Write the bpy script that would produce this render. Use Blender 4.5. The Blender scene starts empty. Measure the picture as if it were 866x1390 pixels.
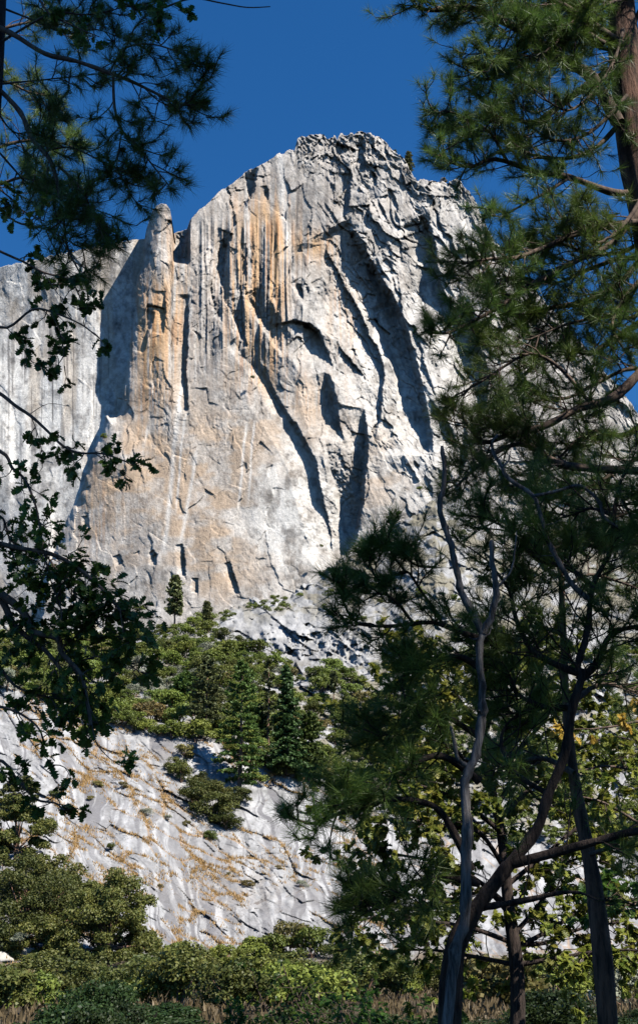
import bpy, math, random
import numpy as np
from mathutils import Vector

# ------------------------------------------------------------------ set-up
sc = bpy.context.scene
COL = sc.collection
R = math.radians
PITCH = R(20.0)
F = 1720.0                       # focal length in photo pixels (photo 866 x 1390)
CAMZ = 1.7
cp, sp = math.cos(PITCH), math.sin(PITCH)

cam_d = bpy.data.cameras.new("camera")
cam = bpy.data.objects.new("camera", cam_d)
COL.objects.link(cam)
cam.location = (0, 0, CAMZ)
cam.rotation_euler = (R(90) + PITCH, 0, 0)
cam_d.sensor_fit = 'VERTICAL'
cam_d.sensor_height = 24
cam_d.lens = 24 * F / 1390.0
cam_d.clip_start = 0.1
cam_d.clip_end = 20000
sc.camera = cam

def at(u, v, Y):
    """point at distance Y in front of the viewer in the direction of photo position (u, v)"""
    x = (u - 433.0) / F
    y = (695.0 - v) / F
    s = Y / (cp - y * sp)
    return (x * s, Y + 0 * s, CAMZ + (sp + y * cp) * s)

def elev_tan(v):
    y = (695.0 - v) / F
    return (sp + y * cp) / (cp - y * sp)

# ------------------------------------------------------------------ noise (numpy)
def _hash(ix, iy, seed):
    ix = ix.astype(np.int64); iy = iy.astype(np.int64)
    h = (ix * 374761393 + iy * 668265263 + seed * 1442695041) & 0xFFFFFFFF
    h = ((h ^ (h >> 13)) * 1274126177) & 0xFFFFFFFF
    h = ((h ^ (h >> 16)) * 2246822519) & 0xFFFFFFFF
    return ((h ^ (h >> 15)) & 0xFFFFFF) / float(0xFFFFFF)

def vnoise(x, y, seed=0):
    xf = np.floor(x); yf = np.floor(y)
    tx = x - xf; ty = y - yf
    tx = tx * tx * tx * (tx * (tx * 6 - 15) + 10); ty = ty * ty * ty * (ty * (ty * 6 - 15) + 10)
    a = _hash(xf, yf, seed); b = _hash(xf + 1, yf, seed)
    c = _hash(xf, yf + 1, seed); d = _hash(xf + 1, yf + 1, seed)
    return (a * (1 - tx) + b * tx) * (1 - ty) + (c * (1 - tx) + d * tx) * ty

def fbm(x, y, seed=0, octv=4, gain=0.5):
    s = 0; a = 1; t = 0
    for i in range(octv):
        s = s + a * vnoise(x, y, seed + 17 * i); t += a
        x = x * 2.03 + 11.3; y = y * 2.03 + 5.7; a *= gain
    return s / t

def ridged(x, y, seed=0, octv=4, gain=0.5):
    s = 0; a = 1; t = 0
    for i in range(octv):
        n = 1 - np.abs(2 * vnoise(x, y, seed + 31 * i) - 1)
        s = s + a * n * n; t += a
        x = x * 2.1 + 3.1; y = y * 2.1 + 9.2; a *= gain
    return s / t

def cells(x, y, seed=0, tilt=0.0):
    """worley cells: value of the nearest cell (with a random tilt across it) and the distance to its border"""
    xf = np.floor(x); yf = np.floor(y)
    d1 = np.full(x.shape, 9.0); d2 = np.full(x.shape, 9.0); val = np.zeros(x.shape)
    for i in (-1, 0, 1):
        for j in (-1, 0, 1):
            cx = xf + i; cy = yf + j
            px = cx + _hash(cx, cy, seed); py = cy + _hash(cx, cy, seed + 5)
            dx = x - px; dy = y - py
            d = dx * dx + dy * dy
            w = _hash(cx, cy, seed + 9)
            if tilt:
                w = w + tilt * (dx * (_hash(cx, cy, seed + 21) - .5) + dy * (_hash(cx, cy, seed + 22) - .5))
            m = d < d1
            d2 = np.where(m, d1, np.minimum(d2, d))
            val = np.where(m, w, val)
            d1 = np.where(m, d, d1)
    return val, np.sqrt(d2) - np.sqrt(d1)

def sstep(a, b, x):
    t = np.clip((x - a) / (b - a), 0, 1)
    return t * t * (3 - 2 * t)

def poly_d(U, V, pts):
    """signed distance to a polyline (positive on its left as one walks down it on the photo, i.e. towards -u when it runs down), and the parameter 0..1 along it"""
    pts = np.array(pts, float)
    seg = np.hypot(*(pts[1:] - pts[:-1]).T); L = seg.sum(); acc = 0
    best = np.full(U.shape, 1e9); side = np.zeros(U.shape); par = np.zeros(U.shape)
    for k in range(len(seg)):
        a = pts[k]; b = pts[k + 1]; e = (b - a) / max(seg[k], 1e-6)
        du = U - a[0]; dv = V - a[1]
        t = du * e[0] + dv * e[1]
        tc = np.clip(t, 0, seg[k])
        dx = du - tc * e[0]; dy = dv - tc * e[1]
        d = np.sqrt(dx * dx + dy * dy)
        s = e[1] * -du + e[0] * dv           # >0 : left in photo when running down
        m = d < best
        best = np.where(m, d, best); side = np.where(m, np.sign(s), side)
        par = np.where(m, (acc + tc) / L, par)
        acc += seg[k]
    return best * side, par

# ------------------------------------------------------------------ object helpers
def tag(o, label=None, cat=None, group=None, kind=None):
    if label: o['label'] = label
    if cat: o['category'] = cat
    if group: o['group'] = group
    if kind: o['kind'] = kind
    return o

def link(name, me, mat=None, parent=None):
    o = bpy.data.objects.new(name, me)
    COL.objects.link(o)
    if mat is not None and me is not None and not me.materials: me.materials.append(mat)
    if parent is not None: o.parent = parent
    return o

def empty(name, loc, rz=0):
    o = bpy.data.objects.new(name, None); COL.objects.link(o)
    o.location = loc; o.rotation_euler = (0, 0, rz); o.empty_display_size = .3
    return o

def np_mesh(name, co, faces, smooth=False, col=None):
    """co (n,3); faces: (m,3) or (m,4) int array"""
    me = bpy.data.meshes.new(name)
    co = np.asarray(co, np.float32); faces = np.asarray(faces, np.int32)
    n = faces.shape[1]
    me.vertices.add(len(co)); me.vertices.foreach_set('co', co.ravel())
    me.loops.add(faces.size); me.loops.foreach_set('vertex_index', faces.ravel())
    me.polygons.add(len(faces))
    me.polygons.foreach_set('loop_start', np.arange(0, faces.size, n, dtype=np.int32))
    if smooth: me.polygons.foreach_set('use_smooth', np.ones(len(faces), bool))
    me.update(calc_edges=True)
    if col is not None:
        a = me.color_attributes.new('Col', 'FLOAT_COLOR', 'POINT')
        c = np.ones((len(co), 4), np.float32); c[:, :3] = col
        a.data.foreach_set('color', c.ravel())
    return me

def grid_faces(nr, nc):
    i = np.arange(nr - 1)[:, None] * nc + np.arange(nc - 1)[None, :]
    return np.stack([i, i + nc, i + nc + 1, i + 1], -1).reshape(-1, 4)

def material(name, rough=0.9):
    m = bpy.data.materials.new(name); m.use_nodes = True
    nt = m.node_tree; b = nt.nodes['Principled BSDF']
    b.inputs['Roughness'].default_value = rough
    b.inputs['Specular IOR Level'].default_value = 0.25
    return m, nt, b

def N(nt, t, **kw):
    n = nt.nodes.new(t)
    for k, v in kw.items():
        if k in n.inputs.keys(): n.inputs[k].default_value = v
        else: setattr(n, k, v)
    return n

def rgb(*c): return (c[0], c[1], c[2], 1)

def rock_material(name, s1, s2, bump1, bump2, var=0.25):
    m, nt, b = material(name, 0.92)
    L = nt.links.new
    tc = N(nt, 'ShaderNodeTexCoord')
    att = N(nt, 'ShaderNodeVertexColor', layer_name='Col')
    mp = N(nt, 'ShaderNodeMapping'); mp.inputs['Scale'].default_value = (1, 1, .35)
    L(tc.outputs['Object'], mp.inputs[0])
    n1 = N(nt, 'ShaderNodeTexNoise', Scale=s1, Detail=9, Roughness=.7); L(mp.outputs[0], n1.inputs['Vector'])
    n2 = N(nt, 'ShaderNodeTexNoise', Scale=s2, Detail=6, Roughness=.75); L(tc.outputs['Object'], n2.inputs['Vector'])
    r1 = N(nt, 'ShaderNodeMapRange'); r1.inputs[1].default_value = .3; r1.inputs[2].default_value = .7
    r1.inputs[3].default_value = 1 - var; r1.inputs[4].default_value = 1 + var
    L(n1.outputs[0], r1.inputs[0])
    r2 = N(nt, 'ShaderNodeMapRange'); r2.inputs[1].default_value = .35; r2.inputs[2].default_value = .65
    r2.inputs[3].default_value = 1 - var; r2.inputs[4].default_value = 1 + var
    L(n2.outputs[0], r2.inputs[0])
    mu = N(nt, 'ShaderNodeMath', operation='MULTIPLY'); L(r1.outputs[0], mu.inputs[0]); L(r2.outputs[0], mu.inputs[1])
    vm = N(nt, 'ShaderNodeVectorMath', operation='SCALE'); L(att.outputs[0], vm.inputs[0]); L(mu.outputs[0], vm.inputs['Scale'])
    L(vm.outputs[0], b.inputs['Base Color'])
    bu = N(nt, 'ShaderNodeBump', Strength=1.0, Distance=bump1); L(n1.outputs[0], bu.inputs['Height'])
    bu2 = N(nt, 'ShaderNodeBump', Strength=1.0, Distance=bump2); L(n2.outputs[0], bu2.inputs['Height'])
    L(bu.outputs[0], bu2.inputs['Normal']); L(bu2.outputs[0], b.inputs['Normal'])
    return m

# ------------------------------------------------------------------ light
SUN = Vector((0.50, -0.38, 0.78)).normalized()
sun_el = math.asin(SUN.z)
sun_az = math.atan2(SUN.x, SUN.y)            # clockwise from +Y
w = bpy.data.worlds.new("World"); sc.world = w; w.use_nodes = True
nt = w.node_tree
bg = nt.nodes['Background']
sky = nt.nodes.new('ShaderNodeTexSky'); sky.sky_type = 'NISHITA'; sky.sun_disc = False
sky.sun_elevation = sun_el; sky.sun_rotation = sun_az
sky.altitude = 0; sky.air_density = 1.0; sky.dust_density = 0.0; sky.ozone_density = 10.0
hs = nt.nodes.new('ShaderNodeHueSaturation'); hs.inputs['Saturation'].default_value = 1.17      # the clear, deep blue of high mountain air
nt.links.new(sky.outputs[0], hs.inputs['Color']); nt.links.new(hs.outputs[0], bg.inputs[0])
bg.inputs[1].default_value = 0.073
sun_d = bpy.data.lights.new('sun', 'SUN'); sun_d.energy = 5.0; sun_d.angle = R(0.5); sun_d.color = (1, .95, .875)
sun = bpy.data.objects.new('sun', sun_d); COL.objects.link(sun)
sun.rotation_euler = (-SUN).to_track_quat('-Z', 'Y').to_euler()
sun.location = (0, 0, 60)
vs = sc.view_settings
sc.display_settings.display_device = 'sRGB'
vs.view_transform = 'Standard'; vs.look = 'None'; vs.exposure = 0.9; vs.gamma = 1; vs.use_curve_mapping = False
sc.cycles.max_bounces = 5; sc.cycles.diffuse_bounces = 0; sc.cycles.glossy_bounces = 2
sc.cycles.transparent_max_bounces = 8
sc.cycles.use_denoising = True
# ------------------------------------------------------------------ the big cliff
SKY = np.array([(-80,385),(-20,368),(0,363),(60,350),(120,338),(170,328),(197,324),(199,312),(203,299),(207,287),(213,279),(219,276),(226,277),(231,284),(234,300),(235,318),(240,315),(254,312),(258,300),
 (270,284),(285,274),(300,258),(312,250),(325,243),(333,233),(343,230),(350,226),(375,212),(400,202),(403,190),(410,186),(432,184),(455,186),(458,192),(462,181),(480,182),(486,177),(496,179),(500,183),
 (515,186),(528,198),(536,205),(548,217),(556,232),(562,243),(575,245),(600,243),(613,247),(625,245),(637,258),(645,275),(655,295),(665,315),(672,330),(690,352),(720,388),(760,432),(800,478),(866,560),(960,660)], float)

# fissures: (line of the overhanging right edge, relief in metres at the ends and the middle, wall width px, return width px)
GUL = [
 ([(474,296),(488,322),(503,350),(514,366),(526,388),(541,412),(551,440),(562,475),(570,505),(575,530),(582,560),(588,590),(588,618)], [4,12,17,18,16,14,12,5], 9, 58),
 ([(446,322),(452,345),(463,365),(472,388),(488,410),(496,430),(505,452),(516,470),(524,490),(526,510),(523,535),(521,560),(508,600)], [2,7,10,11,12,13,12,10,6,0], 7, 50),
 ([(447,400),(458,425),(472,438),(495,452)], [1,6,7,1], 4, 26),
 ([(456,448),(466,470),(480,488),(495,505),(504,520),(500,545)], [1,7,9,7,1], 5, 32),
 ([(368,440),(384,436),(400,433),(418,438),(433,448),(442,466),(450,484),(460,502)], [1,2,4,7,9,7,2], 5, 40),
 ([(447,494),(453,520),(461,555),(470,585),(481,610),(478,628)], [1,6,9,8,4,0], 9, 36),
 ([(352,486),(372,528),(388,556),(402,575),(416,600),(430,626),(434,650),(440,675),(449,700),(455,725),(456,755)], [.5,2,4,5,5,5,6,7,5], 6, 30),
 ([(500,548),(499,575),(501,600),(499,625),(496,650),(494,680),(489,705),(485,730),(474,750),(458,768),(440,784)], [4,8,10,11,13,14,13,10,5,1], 5, 50),
 ([(576,290),(585,308),(591,330),(593,350),(597,375),(604,395),(613,415),(622,436)], [1,8,13,14,12,8,1], 7, 48),
 ([(638,410),(648,435),(653,462),(659,492),(663,520),(659,560),(645,600)], [4,14,16,13,8,4,1], 7, 60),
 ([(586,540),(602,562),(614,583),(622,602),(624,650)], [1,4,5,3,1], 4, 26),
 ([(630,560),(636,590),(632,625),(620,660)], [1,5,5,1], 4, 26),
 ([(258,306),(252,330),(249,346),(243,362)], [5,7,6,2], 3, 30),
 ([(352,228),(349,245),(344,262),(334,282),(322,292)], [1,6,6,4,1], 4, 26),
 ([(318,318),(311,335),(307,350),(305,375),(303,402)], [2,5,5,4,1], 3, 22),
 ([(336,330),(336,370),(335,402)], [1,3,1], 2, 9),
 ([(329,365),(329,400),(330,440),(337,472)], [1,3,3,1], 2, 10),
 ([(292,355),(289,390),(296,430)], [1,3,1], 3, 12),
 ([(364,252),(366,272)], [1,3,1], 3, 8),
 ([(410,385),(412,405)], [1,3,1], 2, 8),
 ([(479,236),(477,252),(473,285),(469,300)], [1,4,4,1], 4, 18),
 ([(506,228),(513,240),(512,252),(504,255)], [1,5,4,1], 3, 20),
 ([(497,180),(495,205),(497,222),(512,228)], [1,3,3,1], 3, 16),
 ([(458,192),(470,197),(484,203),(487,214)], [2,4,3,1], 3, 14),
 ([(404,188),(402,198)], [1,3], 3, 8),
 ([(530,255),(538,270),(542,288)], [1,3,1], 2, 12),
 ([(557,330),(565,350),(572,372)], [1,3,1], 3, 14),
 ([(524,350),(541,372),(544,395),(552,405)], [1,2,2,1], 2, 10),
 ([(438,618),(445,650),(452,690)], [0,3,0], 2, 10),
 ([(590,470),(594,495),(604,520)], [1,3,1], 3, 12),
 ([(562,452),(572,470),(578,500),(590,530)], [1,2,2,1], 2, 10),
 ([(555,628),(563,640),(570,655)], [1,2,1], 2, 8),
 ([(523,560),(545,558),(562,572),(577,592)], [1,2,2,1], 2, 12),
 ([(455,452),(447,470)], [1,2], 2, 10),
 ([(163,752),(168,765)], [1,2], 2, 8),
 ([(248,738),(252,760),(253,782)], [1,3,2], 2, 9),
 ([(312,762),(318,780),(326,805)], [1,3,2], 2, 9),
 ([(270,785),(269,805)], [1,2], 2, 8),
 ([(208,745),(215,752),(212,768)], [1,3,1], 2, 8),
 ([(120,700),(122,715)], [1,2], 2, 7),
 ([(258,400),(257,440),(254,500),(257,560)], [2,4,4,2], 4, 16),
 ([(246,430),(244,470)], [1,3], 3, 12),
 ([(226,395),(226,430),(222,455)], [1,3,1], 3, 13),
 ([(213,425),(205,445),(196,480)], [1,3,1], 3, 13),
 ([(680,640),(700,668)], [1,4], 3, 16),
]
# ribs whose right-hand wall catches the sun
RIB = [
 ([(329,400),(345,430),(362,458),(380,488)], [1,6,6,2], 6, 22),
 ([(306,416),(318,440),(326,463),(334,474)], [1,4,4,1], 5, 16),
 ([(306,470),(325,492),(345,520),(362,548),(372,572)], [1,5,6,5,1], 10, 45),
 ([(335,480),(350,505),(372,535),(382,560)], [1,4,4,1], 4, 16),
 ([(393,385),(402,400),(414,420)], [1,4,1], 5, 14),
 ([(420,385),(430,402),(443,420)], [1,3,1], 4, 14),
 ([(300,330),(288,360),(282,395),(292,430),(305,455)], [1,2,3,3,1], 5, 30),
 ([(436,605),(444,640),(458,690),(468,730)], [1,3,4,1], 6, 18),
 ([(540,300),(552,330),(560,360)], [1,3,1], 5, 20),
 ([(500,420),(520,470),(535,510),(540,560)], [1,4,4,1], 8, 22),
 ([(232,300),(236,330),(240,360)], [2,4,2], 4, 14),
]
BUT = [(205,262),(203,300),(199,318),(196,345),(191,372),(186,410),(181,445),(177,482),(170,530),(164,560),(158,566),(145,566),(137,590),(127,615),(117,645),(106,678),(94,702),(82,727),(74,748),(68,775),(62,810),(55,860),(50,900)]

_r = random.Random(44)
for _i in range(60):
    _u, _v = _r.uniform(440, 665), _r.uniform(205, 650)
    if _v < 190 + max(0, _u - 560) * 1.2 + 15: continue
    _l = _r.uniform(12, 60); _s = _r.uniform(.2, .65)
    GUL.append(([(_u, _v), (_u + _l * _s * .5 + _r.uniform(-3, 3), _v + _l * .5), (_u + _l * _s, _v + _l)], [.3, _r.uniform(1, 3), .3], 2, _r.uniform(7, 18)))
for _i in range(26):
    _u, _v = _r.uniform(110, 440), _r.uniform(270, 810)
    if _u < 200 and _v < 620: continue
    _l = _r.uniform(8, 30); _s = _r.uniform(-.5, .6)
    GUL.append(([(_u, _v), (_u + _l * .25, _v + _l * .2), (_u + _l * (.3 + _s * .4), _v + _l)], [.1, _r.uniform(.4, 1.1), .1], 1.5, _r.uniform(5, 12)))

def profile(d, h, a, W):
    """depth of a one-sided recess: nothing at d<0, drops to h over a, comes back over W"""
    x = np.clip(d / a, 0, 1)
    down = x
    back = np.clip(1 - (d - a) / (W * 1.1), 0, 1) ** .85
    return 1.38 * h * np.where(d < a, down, back)

def stamp(rec, U, V, pts, hs, a, W, sign=1):
    P = np.array(pts, float); m = W + a + 4
    msk = (U > P[:, 0].min() - m) & (U < P[:, 0].max() + m) & (V > P[:, 1].min() - m) & (V < P[:, 1].max() + m)
    if not msk.any(): return
    u = U[msk]; v = V[msk]
    d, par = poly_d(u, v, pts)
    wob = (fbm(u * .09, v * .09, 71, 3) - .5) * 3.2 + (vnoise(u * .45, v * .45, 72) - .5) * 1.6
    d = d * sign + wob
    hh = np.interp(par, np.linspace(0, 1, len(hs)), hs)
    endd = np.minimum(par, 1 - par) * 40
    hh = hh * (0.25 + 0.75 * np.clip(endd, 0, 1))
    # nothing past the ends
    q0 = P[0]; q1 = P[-1]
    r = profile(d, hh, a, W)
    past = ((par <= 0) & (np.hypot(u - q0[0], v - q0[1]) > 1)) | ((par >= 1) & (np.hypot(u - q1[0], v - q1[1]) > 1))
    dist_end = np.where(par <= 0, np.hypot(u - q0[0], v - q0[1]), np.hypot(u - q1[0], v - q1[1]))
    r = np.where(past, r * np.clip(1 - dist_end / 12, 0, 1), r)
    rec[msk] = np.maximum(rec[msk], r)

def rock_cracks(u, v, ang, scale, stretch, seed, tilt):
    ca, sa = math.cos(ang), math.sin(ang)
    wx = (fbm(u * .03, v * .03, seed + 3, 3) - .5) * 30
    x = (ca * u - sa * v + wx) / scale; y = (sa * u + ca * v + wx * .5) / (scale * stretch)
    return cells(x, y, seed, tilt)

def blob(U, V, cu, cv, ru, rv):
    return np.exp(-(((U - cu) / ru) ** 2 + ((V - cv) / rv) ** 2))

def build_cliff():
    nc, nr = 1010, 800
    ucol = np.linspace(-45, 935, nc)
    skyv = np.interp(ucol, SKY[:, 0], SKY[:, 1])
    jag = (fbm(ucol * .13, ucol * 0, 5, 4) - .5)
    amp = np.interp(ucol, [0, 190, 200, 240, 260, 330, 400, 480, 560, 640, 700], [5, 4, 1, 1, 3, 5, 7, 9, 9, 9, 8])
    cv, cb = cells(ucol / 9.0, ucol * 0 + .4, 8)
    skyv = skyv + jag * amp + (cv - .5) * amp * .4
    t = np.linspace(0, 1, nr)[:, None] ** 1.0
    U = np.repeat(ucol[None, :], nr, 0)
    V = skyv[None, :] + t * (905 - skyv[None, :])
    rec = np.zeros(U.shape)
    for g in GUL: stamp(rec, U, V, *g)
    rib = np.zeros(U.shape)
    for g in RIB: stamp(rib, U, V, *g, sign=-1)
    rec = rec + rib
    # the buttress in front of the left-hand wall
    d, par = poly_d(U, V, BUT)
    d = d + (vnoise(U * .3, V * .12, 40) - .5) * 2 + (fbm(U * .05, V * .05, 41, 3) - .5) * 6
    step = 31 - 25 * sstep(430, 740, V)
    wall = sstep(-1.0, 1.6, d) * (U < 235)
    rec = rec * (1 - wall) + wall * step
    # rounding of the buttress edge and the tower
    rec += (1 - wall) * (U < 260) * 7 * np.exp(-np.clip(-d, 0, 60) / 7.0) * (V < 760)
    tow = np.exp(-((U - 222) / 22.0) ** 2) * sstep(620, 480, V)
    rec -= tow * 6 * (1 - wall)
    # gap behind the tower and the notch wall to its right
    gapm = sstep(233, 237, U) * sstep(259, 254, U) * sstep(362, 350, V)
    rec += gapm * 16
    # large form: the dome turns away to the right, the foot is bowed
    broad = 0.00035 * np.clip(U - 520, 0, None) ** 2 + 0.0006 * np.clip(300 - U, 0, None) ** 2 * .5
    broad += 5 * (fbm(U / 120, V / 200, 91, 3) - .5) * 2
    # column of fields of roughness
    upper = sstep(560, 330, V)
    right = sstep(400, 500, U)
    smooth_low = sstep(560, 680, V) * sstep(520, 420, U)
    ampA = (0.36 + .30 * right * upper + .28 * upper + .22 * right) * (1 - .45 * smooth_low)
    a1, b1 = rock_cracks(U, V, R(0), 26, 2.6, 101, 2.6)
    a2, b2 = rock_cracks(U, V, R(28), 24, 2.8, 111, 3.2)
    a3, b3 = rock_cracks(U, V, R(0), 9, 2.4, 121, 2.6)
    a4, b4 = rock_cracks(U, V, R(30), 9, 2.2, 131, 3.0)
    a5, b5 = rock_cracks(U, V, R(18), 3.6, 1.7, 141, 2.4)
    big = (a1 * (1 - right) + a2 * right); med = (a3 * (1 - right) + a4 * right)
    bm = b3 * (1 - right) + b4 * right
    bb = b1 * (1 - right) + b2 * right
    fine = (fbm(U / 7.0, V / 9.0, 151, 4) - .5)
    summ = np.exp(-((V - (skyv[None, :] + 10)) / 28) ** 2) * sstep(385, 420, U)
    rot = (U * math.cos(R(28)) - V * math.sin(R(28))); rot2 = (U * math.sin(R(28)) + V * math.cos(R(28)))
    rr = ridged(rot / 13 + fine, rot2 / 48, 301, 4) * right + ridged(U / 13 + fine, V / 50, 302, 4) * (1 - right)
    gate = sstep(.42, .62, fbm(U / 35, V / 45, 303, 3))
    rel = (big - .5) * 2.6 + (med - .5) * (.3 + .9 * gate) + (a5 - .5) * .4 * (.3 + gate) + fine * .7 + (rr - .4) * .6
    rel -= (0.5 * np.exp(-(bb / .05) ** 2) + .4 * np.exp(-(bm / .08) ** 2)) * gate
    rel = rel * ampA * .85 + summ * ((a5 - .5) * 1.0 + (med - .5) * 1.6)
    # fluted vertical columns on the orange face and slanting flutes on the right
    flu = (ridged(U / 15.0, V / 260.0, 161, 3) - .4)
    rel += flu * 5.5 * sstep(255, 280, U) * sstep(430, 400, U) * sstep(520, 440, V) * sstep(280, 320, V)
    sk = (U * math.cos(R(24)) - V * math.sin(R(24)))
    flu2 = (ridged(sk / 24.0, (V + U * .4) / 240.0, 171, 3) - .4)
    rel += flu2 * 2.2 * right * sstep(250, 330, V) * sstep(740, 640, V)
    # left wall: gentle vertical ribs
    rel = rel * (1 - .55 * wall) + wall * (vnoise(U / 11, V / 150, 181) - .5) * 1.5
    # horizontal ledges on the lower right
    low_r = sstep(640, 700, U) * sstep(560, 640, V)
    led, lb = cells(U / 40, V / 11, 191, 1.0)
    rel += low_r * (led - .5) * 2.0
    Yd = rec - rel + broad
    k = 0.17
    tE = elev_tan(V)
    Y = 600.0 / (1 - k * (tE - .25)) + Yd
    X, Yc, Z = at(U, V, Y)

    # ---------------- colour of the stone itself
    vs_ = vnoise(U / 3.2, V / 70, 201) * .5 + vnoise(U / 8, V / 110, 202) * .5
    vs2 = vnoise(U / 2.0, V / 45, 203)
    mott = fbm(U / 22, V / 26, 204, 5)
    mot2 = fbm(U / 6, V / 7, 205, 4)
    mot3 = fbm(U / 2.4, V / 3.2, 210, 3)
    grey = .40 + (mott - .5) * .38 + (mot2 - .5) * .34 + (mot3 - .5) * .22 + (vs_ - .5) * .14
    c = np.stack([grey * 1.02, grey * 0.995, grey * .965], -1)
    def mix(c, col, f):
        f = np.clip(f, 0, 1)[..., None]
        return c * (1 - f) + np.array(col) * f
    # pale rock
    wf = 1.0 * blob(U, V, 390, 700, 75, 130) + 1.0 * blob(U, V, 60, 540, 130, 240) + .65 * blob(U, V, 610, 420, 60, 130) + .7 * blob(U, V, 550, 600, 50, 70) + .5 * blob(U, V, 500, 450, 60, 120)
    c = mix(c, (.70, .70, .68), wf * (.1 + .9 * sstep(.3, .6, mot2 * .5 + mott * .5)) * .9)
    # weathered dark grey
    df = .9 * blob(U, V, 345, 285, 65, 30) + .7 * blob(U, V, 275, 470, 32, 90) + .5 * blob(U, V, 330, 520, 60, 40) + .6 * blob(U, V, 440, 195, 60, 16) + .6 * blob(U, V, 440, 270, 70, 45) + .5 * blob(U, V, 420, 400, 60, 50)
    c = mix(c, (.21, .20, .195), df * sstep(.40, .62, mott * .5 + vs_ * .5))
    # tan
    tf = 1.0 * blob(U, V, 190, 650, 90, 110) + .7 * blob(U, V, 290, 700, 60, 80) + .6 * blob(U, V, 320, 600, 60, 50) + .55 * blob(U, V, 510, 650, 40, 70) + .5 * blob(U, V, 400, 560, 50, 50) + .6 * blob(U, V, 300, 780, 60, 40) + .4 * blob(U, V, 650, 350, 20, 30)
    tf = (tf * .85 + .12) * (1 - wall) * (.6 + .4 * (U < 560))
    c = mix(c, (.44, .345, .26), tf * (.35 + .9 * sstep(.35, .65, fbm(U / 30, V / 20, 206, 4))) * .95)
    lw = wall * sstep(.5, .7, fbm(U / 24, V / 90, 211, 4))
    c = mix(c, (.42, .36, .29), lw * .6)
    # orange streaks
    of = 1.1 * blob(U, V, 205, 470, 28, 110) + 1.0 * blob(U, V, 330, 385, 30, 75) + 1.0 * blob(U, V, 372, 370, 20, 80) + .9 * blob(U, V, 425, 335, 32, 20) + .9 * blob(U, V, 350, 490, 35, 40) + .6 * blob(U, V, 240, 400, 22, 100) + .55 * blob(U, V, 465, 420, 20, 60) + .6 * blob(U, V, 360, 300, 40, 40) + .5 * blob(U, V, 130, 690, 40, 60) + .4 * blob(U, V, 425, 540, 40, 30)
    of *= (1 - wall)
    c = mix(c, (.54, .35, .19), of * (sstep(.34, .60, vs_ * .6 + vs2 * .25 + mott * .15)) * .95)
    c = mix(c, (.42, .22, .11), of * sstep(.62, .8, vs2) * .6)
    # black-grey water streaks
    st = sstep(.62, .80, vnoise(U / 4.0, V / 120, 207) * .6 + vnoise(U / 1.8, V / 60, 208) * .4)
    sf = blob(U, V, 340, 380, 60, 90) + .8 * blob(U, V, 60, 520, 120, 160) + .8 * blob(U, V, 430, 290, 60, 50) + .5 * blob(U, V, 230, 330, 40, 100)
    c = mix(c, (.10, .095, .095), st * sf)
    crk = sstep(.86, .93, ridged((U + 6 * mott) / 16, V / 15, 305, 3)) * sstep(.4, .6, fbm(U / 30, V / 30, 306, 3)) * (1 - wf * .6).clip(0, 1)
    c = mix(c, (.15, .135, .125), crk * .75)
    # white streaks of water down the tan face
    for (x0, y0, x1, y1, wd) in ((246, 520, 222, 760, 3.2), (268, 610, 243, 750, 2.6), (252, 560, 238, 700, 1.5), (336, 570, 322, 700, 1.8), (346, 570, 336, 690, 1.5), (392, 350, 378, 200, 4), (202, 575, 197, 610, 2), (140, 680, 134, 705, 3), (385, 660, 372, 760, 2.5)):
        dd = np.abs(U - (x0 + (x1 - x0) * (V - y0) / (y1 - y0)) + (vnoise(V / 14, U * 0, 209) - .5) * 3)
        f = np.exp(-(dd / wd) ** 2) * sstep(min(y0, y1) - 6, min(y0, y1) + 12, V) * sstep(max(y0, y1) + 6, max(y0, y1) - 30, V)
        c = mix(c, (.66, .65, .63), f * .8)
    # darker tone along thin cracks
    c = mix(c, (.13, .12, .11), np.exp(-(bm / .05) ** 2) * .6 * (ampA > .5) * sstep(.45, .6, mott))
    c = np.clip(c * np.array([.90, .87, .83]), .02, .62)

    co = np.stack([X, Yc, Z], -1)
    # the top carries on backwards behind the skyline
    back = []; bc = []
    top = co[0]
    for k_, (dy, dz) in enumerate(((180, 10), (60, 14), (16, 5), (5, 1.5))):
        b = top.copy(); b[:, 1] += dy; b[:, 2] += dz * 0 - dy * .05 + (fbm(ucol / 30, ucol * 0 + k_, 61, 3) - .5) * 2 - (1 if k_ < 3 else 0); back.append(b); bc.append(c[0])
    co = np.concatenate([np.array(back), co], 0); c = np.concatenate([np.array(bc), c], 0)
    nr2 = nr + len(back)
    me = np_mesh('granite_cliff', co.reshape(-1, 3), grid_faces(nr2, nc), False, c.reshape(-1, 3))
    m = rock_material('cliff_granite', .16, .6, .6, .45, .18)
    o = link('granite_cliff', me, m)
    tag(o, 'huge pale granite cliff with orange streaks, dark slanting fissures and a free tower on its left', 'cliff', kind='structure')
    return o
build_cliff()
# ------------------------------------------------------------------ hillside, slab and ground
VB = np.array([(-80,862),(0,862),(60,866),(150,862),(205,862),(240,852),(262,846),(290,838),(330,824),(360,815),(395,812),(430,796),(445,784),(480,770),(520,745),(560,712),(592,685),(620,690),(700,720),(800,735),(940,745)], float)
VS = np.array([(-80,925),(0,931),(60,942),(100,968),(150,980),(220,988),(290,1003),(330,1018),(360,1036),(400,1052),(440,1074),(480,1100),(600,1130),(940,1150)], float)

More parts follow.
